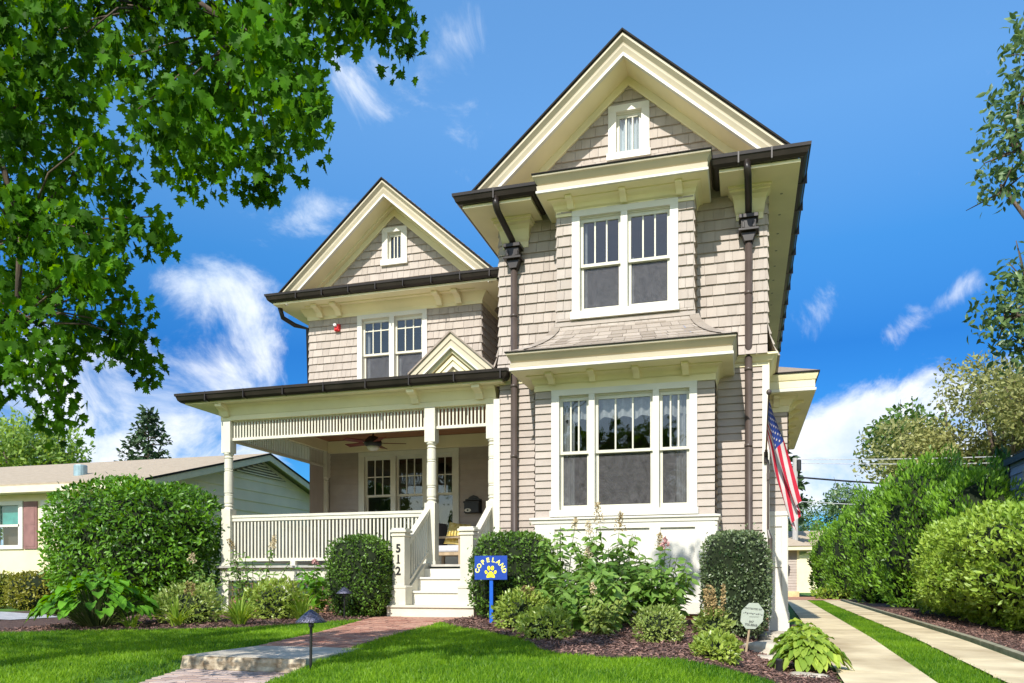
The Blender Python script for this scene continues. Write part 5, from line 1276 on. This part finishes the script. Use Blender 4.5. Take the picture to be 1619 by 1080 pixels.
for i_, (x_, y_, h_) in enumerate(((-37, -40, 12), (-52, -42, 12), (-24, -38, 11), (-9, -42, 13), (6, -40, 10), (20, -44, 13), (34, -36, 11))):  # unseen row added behind the camera: darker window reflections, less sky fill
    tree('unseen_tree', ['added unseen tree behind the camera just left of the broad one', 'outermost added tree at the left end of the unseen row', 'broad green added tree in the unseen row, third from the left end', 'tall green added tree, unseen, left of the low rounded one', 'low rounded added tree, unseen, between two tall ones', 'tall added tree, unseen, right of the low rounded one', 'last added tree at the right end of the unseen row'][i_], 'tree', (x_, y_, -.7), 3, .35, blobs(5.2, (3, h_), 14, 2.6, 40 + i_), 2600, .8, MID, 140 + i_, group='unseen trees added behind the camera')
def spruce(name, label, loc, h, r, seed, nb=70, m=SPRU, size=.3, z0=.12):
    rng = np.random.default_rng(seed); t = thing(name, loc, label, 'tree'); s = MB(); s.tube([loc, (loc[0], loc[1], loc[2] + h)], [.16, .02], 8); P = []; A = []; N_ = []
    for i in range(nb):
        u = z0 + (1 - z0) * (i / nb) ** .9; a = i * 2.4 + rng.uniform(-.4, .4); l = r * (1 - u) ** .8 * rng.uniform(.65, 1.15) + .15; b = Vector((loc[0], loc[1], loc[2] + h * u)); e = b + Vector((l * math.cos(a), l * math.sin(a), l * (-.12 + .35 * u)))
        s.tube([b, (b + e) / 2 + Vector((0, 0, -.06 * l)), e], [.035, .02, .008], 4)
        k = int(30 * l / r * 2.2) + 10
        w = rng.random(k) ** .7; q = np.array(b) + w[:, None] * np.array(e - b) + rng.normal(size=(k, 3)) * .06 * np.array([1, 1, 1.2]) - np.array([0, 0, 1])[None] * (.06 * l * 4 * w * (1 - w))[:, None]
        P.append(q); ax = np.tile(np.array((e - b).normalized()), (k, 1)) * .7 + rng.normal(size=(k, 3)) * .45; ax[:, 2] -= .25; A.append(ax); N_.append(rng.normal(size=(k, 3)) + np.array([0, 0, .8]))
    s.build('trunk', BARK, t); P = np.vstack(P); scatter_mesh('crown', DIAM, DIAMF, P, np.vstack(A), np.vstack(N_), size * rng.uniform(.6, 1.3, len(P)), [m], t)
spruce('spruce_tree', 'sparse dark spruce rising behind the neighbouring ranch roof', (-29.9, 34.5, 0), 9.6, 3.4, 71, 110, size=.30)
spruce('pine_tree', 'thin pine whose tufted boughs show beside the flag and utility pole', (2.2, 60, 0), 11.4, 3.6, 72, 42, size=.55, z0=.45)
# evergreen row and hedge along the drive
def arb(loc, rx, ry, h, n, seed, label, m=ARB, size=.17, p=2.3, lump=.36):
    rng = np.random.default_rng(seed); t = thing('arborvitae', loc, label, 'evergreen', 'evergreens along the drive')
    c = (loc[0], loc[1], loc[2] + h * .46); P, nr = shell_points(c, rx, ry, h * .54, n, rng, p, .28, lump, loc[2] - .05, 2.6, seed)
    gn = np.array([noise.noise(Vector(q) * 2.1) for q in P.tolist()]); kk = gn > -.26; P, nr = P[kk], nr[kk]
    ax = nr * .55 + rng.normal(size=nr.shape) * .35; ax[:, 2] += .75; nn = nr * .6 + rng.normal(size=nr.shape) * .7
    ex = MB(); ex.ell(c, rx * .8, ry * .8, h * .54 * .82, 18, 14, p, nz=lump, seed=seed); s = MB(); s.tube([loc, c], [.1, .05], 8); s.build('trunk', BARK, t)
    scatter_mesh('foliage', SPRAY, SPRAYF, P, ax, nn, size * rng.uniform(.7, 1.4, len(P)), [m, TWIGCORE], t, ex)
arb((4.05, 42, -.1), .95, 1.2, 3.5, 8000, 81, 'farthest and lowest evergreen at the end of the drive', size=.145)
arb((4.4, 36.2, -.1), 1.1, 1.5, 3.75, 10000, 82, 'second evergreen from the far end of the drive', size=.145)
arb((4.75, 31, -.1), 1.2, 1.5, 4.1, 11000, 83, 'evergreen between the farthest low ones and the tallest one', size=.145)
arb((5.2, 26.2, -.1), 1.4, 1.6, 4.3, 16000, 84, 'tallest broad bright evergreen in the middle of the row', size=.145)
arb((5.75, 23.2, -.1), 1.1, 1.2, 3.65, 9000, 85, 'evergreen right of the tallest one, rising behind the pale hedge', size=.14)
arb((7.1, 25.5, -.1), .9, 1.0, 4.0, 3500, 86, 'dark narrow evergreen at the right end of the row, before the olive tree', m=leafmat('dark_spray', (.012, .05, .01), (.04, .12, .02), .2, .1), size=.22)
shrub('privet_hedge', 'long pale yellow green hedge beside the drive at the right', 'hedge', (4.85, 17.4, -.25), 1.05, 5.6, 2.12, 32000, .12, PRIV, 3.0, .26, .42, tmpl=(OVAL, OVALF), up=.5, jit=.55, core=.8, seed=87, drop=.05)
mound('ground_plant', 'low light green leafy plant at the far end of the drive under the evergreens', 'plant', (3.7, 36, -.12), .9, 1.0, .5, 700, .16, HOSTA, 88)
# ------------------------------------------------------------------ NEIGHBOURS
NB = thing('ranch_house', (-17, 20, 0), 'cream single storey ranch house with tan roof and red shutters beyond the porch', 'house')
NS = mat('cream_siding', (.90, .76, .58), .7, .04, 1.5); NW = mat('ranch_cream_wall', (.76, .68, .44), .7, .04, 2); NSH = mat('faded_red_shutter', (.25, .13, .12), .7, .1)
xg = -13.6; y0, yr, y1 = 15.6, 20.2, 24.8; ze_, zr_ = 2.92, 4.28
RS = (zr_ - ze_) / (yr - 15.2)
mb = MB()
z = .2
while z < zr_ - .1:                                                        # broad lapped boards of the gable end
    a = z; b = min(z + .3, zr_ - .05)
    ya = max(y0, yr - (zr_ - .12 - a) / RS); yb_ = max(y0, yr - (zr_ - .12 - b) / RS)
    mb.add([(xg + .03, ya, a), (xg + .03, 2 * yr - ya, a), (xg + .004, 2 * yr - yb_, b), (xg + .004, yb_, b), (xg, ya, a), (xg, 2 * yr - ya, a)], [(0, 1, 2, 3), (4, 5, 1, 0)]); z += .3
mb.add([(xg, y0, -.2), (xg, y1, -.2), (xg, y1, ze_), (xg, yr, zr_ - .1), (xg, y0, ze_)], [(0, 1, 2, 3, 4)]); mb.build('gable_wall', NS, NB)
mb = MB(); backing(mb, front(y0), -34, xg, -.2, ze_, [(-18.2, -17.28, 1.42, 2.56)]); mb.box(-34, xg, y0 - .012, y0, .55, .58); mb.build('wall', NW, NB)
mb = MB()
for sg in (-1, 1): mb.add([(-34, yr + sg * 5.0, ze_), (xg + .35, yr + sg * 5.0, ze_), (xg + .35, yr, zr_), (-34, yr, zr_), (-34, yr + sg * 5.0, ze_ + .05), (xg + .35, yr + sg * 5.0, ze_ + .05), (xg + .35, yr, zr_ + .05), (-34, yr, zr_ + .05)], [(0, 1, 2, 3), (4, 5, 6, 7), (0, 1, 5, 4), (1, 2, 6, 5)])
mb.add([(-34, 15.0, ze_ + .06), (-21.5, 15.0, ze_ + .06), (-23.5, 17.5, 3.62), (-34, 17.5, 3.62)], [(0, 1, 2, 3)])
rf = mb.build('roof', ROOFN, NB)
mb = MB()
for sg in (-1, 1): mb.prism([(yr + sg * 5.0, ze_ - .17), (yr + sg * 5.0, ze_ - .002), (yr, zr_ - .002), (yr, zr_ - .17)], 'x', xg + .31, xg + .349)
mb.box(-34, xg + .33, 15.18, 15.22, ze_ - .16, ze_ - .002); mb.box(-34, xg + .3, 15.22, y0, ze_ - .16, ze_ - .12); mb.build('fascia', mat('ranch_trim', (.72, .66, .48), .6, .04), NB)
mb = MB()
for sg in (-1, 1): mb.prism([(yr + sg * 5.03, ze_ + .0), (yr + sg * 5.03, ze_ + .05), (yr, zr_ + .05), (yr, zr_ + .0)], 'x', xg + .351, xg + .37)
mb.build('drip_edge', DARK, rf)
mb = MB(); mb.lathe(-16.5, 16.6, [(.16, 3.1), (.16, 3.58), (.15, 3.60)], 16); mb.build('vent_pipe', mat('galvanised', (.30, .42, .46), .4, metal=.4), rf)
mb = MB(); mb.add([(xg + .035, yr - 1.35, zr_ - .62), (xg + .035, yr + 1.35, zr_ - .62), (xg + .035, yr, zr_ - .2)], [(0, 1, 2)]); v = mb.build('gable_vent', mat('vent_shadow_tan', (.22, .19, .15), .9), NB)
mb = MB()
for k in range(5):
    zz = zr_ - .60 + k * .075; hw = max(.05, (zr_ - .24 - zz) / .42 * 1.35); mb.prism([(xg + .04, zz), (xg + .075, zz - .01), (xg + .075, zz + .02), (xg + .04, zz + .04)], 'y', yr - hw, yr + hw)
mb.build('louvre', NS, v)
mb = MB(); mb.box(-18.22, -18.12, y0 - .04, y0 + .05, 1.4, 2.6); mb.box(-17.36, -17.26, y0 - .04, y0 + .05, 1.4, 2.6); mb.box(-18.12, -17.36, y0 - .04, y0 + .05, 2.5, 2.6); mb.box(-18.12, -17.36, y0 - .04, y0 + .05, 1.4, 1.5); mb.box(-18.12, -17.36, y0 - .02, y0 + .05, 1.96, 2.02)
for x in (-18.12, -17.42): mb.box(x, x + .06, y0 - .02, y0 + .05, 1.5, 2.5)
w = mb.build('window', WHITE, NB)
mb = MB(); mb.quad((-18.1, y0 + .03, 1.5), (-17.38, y0 + .03, 1.5), (-17.38, y0 + .03, 2.5), (-18.1, y0 + .03, 2.5)); mb.build('glass', GLASS, w)
mb = MB(); mb.quad((-18.1, y0 + .1, 1.98), (-17.38, y0 + .1, 1.98), (-17.38, y0 + .1, 2.52), (-18.1, y0 + .1, 2.52)); mb.build('blind', mat('teal_blind', (.03, .30, .27), .7), w)
mb = MB(); mb.quad((-18.2, y0 + .25, 1.4), (-17.2, y0 + .25, 1.4), (-17.2, y0 + .25, 2.6), (-18.2, y0 + .25, 2.6)); mb.build('dark_interior', ROOM, w)
for x in (-17.24, -18.66):
    mb = MB(); mb.box(x, x + .42, y0 - .03, y0 - .002, 1.4, 2.58)
    for z in (1.46, 2.0): mb.box(x + .06, x + .36, y0 - .036, y0 - .03, z, z + .48)
    mb.build('shutter', NSH, NB)
mb = MB(); mb.box(-16.7, -15.9, y0 - .04, y0 + .02, 1.9, 2.6); mb.build('window', WHITE, NB)
shrub('clipped_hedge', 'low clipped yellow green hedge before the ranch house wall', 'hedge', (-17.6, 13.4, -.05), 2.6, .5, .85, 7000, .075, leafmat('hedge_lime_leaf', (.12, .16, .02), (.36, .38, .06), .3, .1), 4.5, .06, .15, seed=91)
shrub('round_shrub', 'small rounded golden shrub at the end of the low clipped hedge', 'shrub', (-13.9, 12.9, -.05), .55, .5, .8, 3000, .07, leafmat('hedge_gold_leaf', (.14, .16, .02), (.40, .38, .06), .3, .1), 2.6, .06, .15, seed=92)
mound('flower_bed', 'low clump of white flowers in front of the clipped hedge', 'flowers', (-14.6, 11.9, -.06), .5, .3, .3, 400, .09, mat('white_petals', (.75, .70, .66), .8, island=.6, c2=(.5, .25, .2)), 93)
DB = thing('blue_house', (8.5, 18, -.1), 'dark slate blue house at the right edge behind the pale hedge', 'house')
NAVY = mat('slate_blue_siding', (.30, .34, .48), .6, .05, 2); NAVYT = mat('black_blue_trim', (.02, .024, .04), .5)
xd = 6.75; mb = MB(); WD = (20.9, 22.9, 2.2, 3.45)
siding(mb, side_l(xd), 13.5, 24.0, -.2, 3.75, [(WD[0], WD[1], WD[2], WD[3])], .21); backing(mb, side_l(xd), 13.5, 24, -.2, 3.8, [WD]); backing(mb, lambda u, z, d: (u, 24 + d, z), xd, 14, -.2, 3.8, []); mb.build('wall', NAVY, DB)
mb = MB(); mb.box(xd - .06, xd + .06, 23.9, 24.03, -.2, 3.75); mb.box(xd - .12, xd - .08, 13.2, 24.1, 3.66, 3.84); mb.box(xd - .08, xd, 13.2, 24.1, 3.70, 3.73); mb.build('corner_board', NAVYT, DB)
mb = MB(); mb.add([(xd - .15, 13.2, 3.85), (xd - .15, 24.15, 3.85), (11, 24.3, 6.2), (11, 13.2, 6.2), (15.5, 24.3, 3.9), (15.5, 13.2, 3.9)], [(0, 1, 2, 3), (2, 4, 5, 3)]); mb.build('roof', DARK, DB)
mb = MB()
for a, b, c, d in ((WD[0], WD[0] + .1, WD[2], WD[3]), (WD[1] - .1, WD[1], WD[2], WD[3]), (WD[0] + .1, WD[1] - .1, WD[3] - .1, WD[3]), (WD[0] + .1, WD[1] - .1, WD[2], WD[2] + .1), (WD[0] + .1, WD[1] - .1, 2.8, 2.86), (21.87, 21.93, 2.3, 3.35)): mb.box(xd - .03, xd + .05, a, b, c, d)
w = mb.build('window', mat('grey_trim', (.45, .47, .48), .5), DB)
mb = MB(); mb.quad((xd + .02, WD[0], WD[2]), (xd + .02, WD[1], WD[2]), (xd + .02, WD[1], WD[3]), (xd + .02, WD[0], WD[3])); mb.build('glass', GLASS, w)
mb = MB(); mb.quad((xd + .3, WD[0] - .5, WD[2] - .3), (xd + .3, WD[1] + .5, WD[2] - .3), (xd + .3, WD[1] + .5, WD[3] + .3), (xd + .3, WD[0] - .5, WD[3] + .3)); mb.build('dark_interior', ROOM, w)
GA = thing('garage', (0, 42, -.1), 'small taupe clapboard garage with hipped roof at the end of the drive', 'garage')
mb = MB(); siding(mb, front(40), -3.2, 2.45, .15, 2.1, [], .13); siding(mb, side_r(2.45), 40, 46, .15, 2.1, [], .13); backing(mb, front(40), -3.2, 2.45, -.2, 2.2, []); backing(mb, side_r(2.45), 40, 46, -.2, 2.2, []); mb.build('wall', SIDING, GA)
mb = MB(); mb.box(2.36, 2.47, 39.96, 40.1, .15, 2.1); mb.box(-3.2, 2.99, 39.45, 40, 2.1, 2.28); mb.box(2.45, 2.99, 40, 46, 2.1, 2.28); mb.build('trim', CREAM, GA)
mb = MB(); mb.box(-3.2, 2.46, 39.95, 40, -.2, .16); mb.build('foundation', mat('tan_footing', (.60, .48, .25), .8), GA)
mb = MB(); mb.add([(-3.8, 39.4, 2.29), (3.04, 39.4, 2.29), (3.04, 46.6, 2.29), (-3.8, 46.6, 2.29), (-.4, 42.6, 3.75), (-.4, 43.4, 3.75)], [(0, 1, 4), (1, 2, 5, 4), (2, 3, 5), (3, 0, 4, 5)]); mb.build('roof', ROOFN, GA)
mb = MB(); mb.lathe(1.95, 39.85, [(.03, 1.0), (.07, 1.05), (.09, 1.3), (.11, 1.32), (.02, 1.42)], 8); mb.build('lantern', BLACK, GA)
G2 = thing('far_house', (4, 62, 0), 'distant low house with a tan roof behind the garage', 'house')
mb = MB(); mb.box(-1, 8.0, 60, 68, -.2, 2.7); mb.build('wall', NW, G2); mb = MB(); mb.prism([(59.5, 2.7), (64, 4.5), (68.5, 2.7)], 'x', -1.5, 5.6); mb.build('roof', ROOFN, G2)
UP = thing('utility_pole', (2.6, 45.5, 0), 'weathered grey wooden utility pole behind the flag', 'utility pole')
mb = MB(); mb.tube([(2.6, 45.5, -.3), (2.6, 45.5, 7.3)], [.17, .13], 10); mb.build('pole', mat('grey_pole_wood', (.42, .40, .38), .9, stretch=(6, 6, .4)), UP)
mb = MB(); mb.lathe(2.78, 45.4, [(.1, 6.6), (.12, 6.65), (.12, 7.15), (.08, 7.2)], 10); mb.build('insulator', BLACK, UP)
for z0, x1, z1, r, lab in ((7.2, 34, 8.0, .022, 'top thin power line running right from the utility pole'), (7.0, 34, 7.4, .02, 'thin power line just under the top one on the utility pole'), (6.25, 30, 5.0, .05, 'thick black cable sagging right from the utility pole'), (4.95, 30, 4.6, .02, 'lowest pale wire crossing before the round grey green tree')):
    pts = [(2.7 + (x1 - 2.7) * k / 12, 45.4 + 2 * k / 12, z0 + (z1 - z0) * k / 12 - .5 * 4 * (k / 12) * (1 - k / 12)) for k in range(13)]
    mb = MB(); mb.tube(pts, r, 5); solo(mb, 'power_line', BLACK if r > .03 else mat('pale_wire', (.45, .45, .46), .6), lab, 'power line', (2.7, 45.4, 0), 'power lines behind the drive')

# ------------------------------------------------------------------ SKY, SUN, CAMERA
SD = Vector((-.09, -1, .83)).normalized()
world = bpy.data.worlds.new('World'); sc.world = world; world.use_nodes = True
N, L = world.node_tree.nodes, world.node_tree.links
bg = N['Background']; bg.inputs['Strength'].default_value = .14
sky = N.new('ShaderNodeTexSky'); sky.sky_type = 'NISHITA'; sky.sun_disc = False
sky.sun_elevation = math.asin(SD.z); sky.sun_rotation = math.atan2(SD.x, SD.y); sky.ozone_density = 2.5; sky.dust_density = .3; sky.air_density = 1.0
def M(op, a, b=None, c=None, clamp=False):
    n = N.new('ShaderNodeMath'); n.operation = op; n.use_clamp = clamp
    for i, v in enumerate((a, b, c)):
        if v is None: continue
        if isinstance(v, (int, float)): n.inputs[i].default_value = v
        else: L.new(v, n.inputs[i])
    return n.outputs[0]
tc = N.new('ShaderNodeTexCoord'); dirv = tc.outputs['Generated']
hs = N.new('ShaderNodeHueSaturation'); hs.inputs['Saturation'].default_value = SAT = 1.2; hs.inputs['Value'].default_value = 1.5; L.new(sky.outputs[0], hs.inputs['Color'])
sep = N.new('ShaderNodeSeparateXYZ'); L.new(dirv, sep.inputs[0])
gr = N.new('ShaderNodeValToRGB'); L.new(sep.outputs[2], gr.inputs['Fac']); e = gr.color_ramp.elements
e[0].position, e[0].color = .0, (.10, .28, .42, 1); e[1].position, e[1].color = .62, (1.0, .99, .93, 1)
for p_, c_ in ((.27, (.08, .27, .45, 1)), (.37, (.25, .50, .62, 1)), (.50, (.80, .86, .84, 1))):
    q_ = e.new(p_); q_.color = c_
bw = N.new('ShaderNodeMapRange'); bw.interpolation_type = 'SMOOTHSTEP'; bw.inputs['From Min'].default_value = .15; bw.inputs['From Max'].default_value = -.45; L.new(sep.outputs[1], bw.inputs['Value'])
gb = N.new('ShaderNodeMix'); gb.data_type = 'RGBA'; L.new(bw.outputs[0], gb.inputs['Factor']); L.new(gr.outputs[0], gb.inputs['A']); gb.inputs['B'].default_value = (.95, .81, .69, 1)   # paler sky on the sun's side
gt = N.new('ShaderNodeVectorMath'); gt.operation = 'MULTIPLY'; L.new(hs.outputs[0], gt.inputs[0]); L.new(gb.outputs['Result'], gt.inputs[1])
iz = M('DIVIDE', 1.0, M('ADD', M('MAXIMUM', sep.outputs[2], 0), .22))
cmb = N.new('ShaderNodeCombineXYZ'); L.new(M('MULTIPLY', sep.outputs[0], iz), cmb.inputs[0]); L.new(M('MULTIPLY', sep.outputs[1], iz), cmb.inputs[1])
def nz(scale, det, rough, vec, dist=0):
    n = N.new('ShaderNodeTexNoise'); n.inputs['Scale'].default_value = scale; n.inputs['Detail'].default_value = det; n.inputs['Roughness'].default_value = rough; n.inputs['Distortion'].default_value = dist; L.new(vec, n.inputs['Vector']); return n.outputs['Fac']
n1 = nz(2.6, 9, .6, cmb.outputs[0], .3); n3 = nz(9, 14, .64, dirv, .6); n2 = nz(7, 7, .6, dirv)
def blob(c, r, w):
    v = N.new('ShaderNodeVectorMath'); v.operation = 'DISTANCE'; L.new(dirv, v.inputs[0]); v.inputs[1].default_value = c
    return M('MULTIPLY', M('SUBTRACT', 1.0, M('DIVIDE', v.outputs['Value'], r), clamp=True), w)
CLOUDS = [((-.693, .691, .19), .13, 1.1), ((-.644, .739, .175), .12, 1.1), ((-.588, .774, .165), .11, 1.0), ((-.545, .796, .18), .08, .8), ((-.673, .723, .12), .17, 1.5), ((-.712, .684, .11), .18, 1.4), ((-.60, .79, .13), .12, 1.3), ((-.60, .78, .24), .06, .7), ((-.55, .80, .255), .05, .6),
          ((.085, .981, .15), .075, 1.1), ((.131, .971, .165), .085, 1.2), ((.175, .961, .18), .08, 1.15), ((.222, .95, .18), .075, 1.1), ((.112, .981, .11), .10, 1.1), ((.268, .945, .16), .09, 1.0), ((.03, .98, .12), .08, 1),
          ((.178, .939, .285), .035, .75), ((.150, .95, .27), .028, .6), ((.079, .945, .30), .035, .55), ((.222, .919, .312), .022, .7), ((.207, .929, .30), .022, .7),
          ((-.559, .757, .339), .07, .5), ((-.506, .775, .385), .09, .65), ((-.53, .79, .30), .07, .6), ((-.589, .743, .33), .08, .55), ((-.46, .79, .41), .06, .5), ((-.288, .774, .565), .05, .5), ((-.33, .77, .545), .04, .3), ((-.40, .75, .53), .07, .45),
          ((.25, -.7, .65), .6, 1.2), ((-.75, -.4, .55), .5, 1.2), ((.85, -.3, .5), .45, 1.2), ((-.95, .1, .3), .35, 1.0), ((.97, .2, .3), .3, 1.0)]  # out-of-frame clouds, added as white fill to neutralise the blue shade
acc = None
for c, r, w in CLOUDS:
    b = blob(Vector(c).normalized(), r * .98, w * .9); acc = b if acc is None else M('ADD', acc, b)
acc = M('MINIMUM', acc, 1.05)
f = M('ADD', M('MULTIPLY', acc, .75), M('MULTIPLY', M('SUBTRACT', n3, .5), 2.1))
f = M('ADD', f, M('MULTIPLY', M('SUBTRACT', n1, .5), .5))
mr = N.new('ShaderNodeMapRange'); mr.interpolation_type = 'SMOOTHSTEP'; mr.inputs['From Min'].default_value = .24; mr.inputs['From Max'].default_value = .92; L.new(f, mr.inputs['Value'])
lowfade = N.new('ShaderNodeMapRange'); lowfade.inputs['From Min'].default_value = -.02; lowfade.inputs['From Max'].default_value = .03; L.new(sep.outputs[2], lowfade.inputs['Value'])
cm = M('MULTIPLY', mr.outputs[0], lowfade.outputs[0])
cc = N.new('ShaderNodeMix'); cc.data_type = 'RGBA'; cc.inputs['A'].default_value = (3.7, 4.4, 5.4, 1); cc.inputs['B'].default_value = (5.8, 5.9, 6.1, 1)
cs = N.new('ShaderNodeMapRange'); cs.inputs['From Min'].default_value = .38; cs.inputs['From Max'].default_value = .62; L.new(n2, cs.inputs['Value']); L.new(cs.outputs[0], cc.inputs['Factor'])
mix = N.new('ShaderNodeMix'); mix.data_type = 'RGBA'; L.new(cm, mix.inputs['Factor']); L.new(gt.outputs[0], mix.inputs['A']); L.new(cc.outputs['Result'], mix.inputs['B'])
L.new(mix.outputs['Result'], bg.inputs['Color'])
sun = bpy.data.lights.new('sun', 'SUN'); sun.energy = 4.1; sun.angle = math.radians(.53); sun.color = (1, .955, .87)
so = bpy.data.objects.new('sun', sun); col.objects.link(so); so.rotation_euler = SD.to_track_quat('Z', 'Y').to_euler(); so.location = (-5, -30, 30)
cam = bpy.data.cameras.new('camera'); cam.sensor_width = 36; cam.lens = 1257 / 1619 * 36; cam.shift_y = (922 - 540) / 1619; cam.clip_end = 3000; cam.clip_start = .05
co = bpy.data.objects.new('camera', cam); col.objects.link(co); co.location = (0, 0, .55); co.rotation_euler = (math.radians(90), 0, math.radians(16.34)); sc.camera = co
vs = sc.view_settings; vs.view_transform = 'Standard'; vs.look = 'None'; vs.gamma = 1; vs.exposure = .54
sc.cycles.max_bounces = 6; sc.cycles.transparent_max_bounces = 12; sc.cycles.use_denoising = True
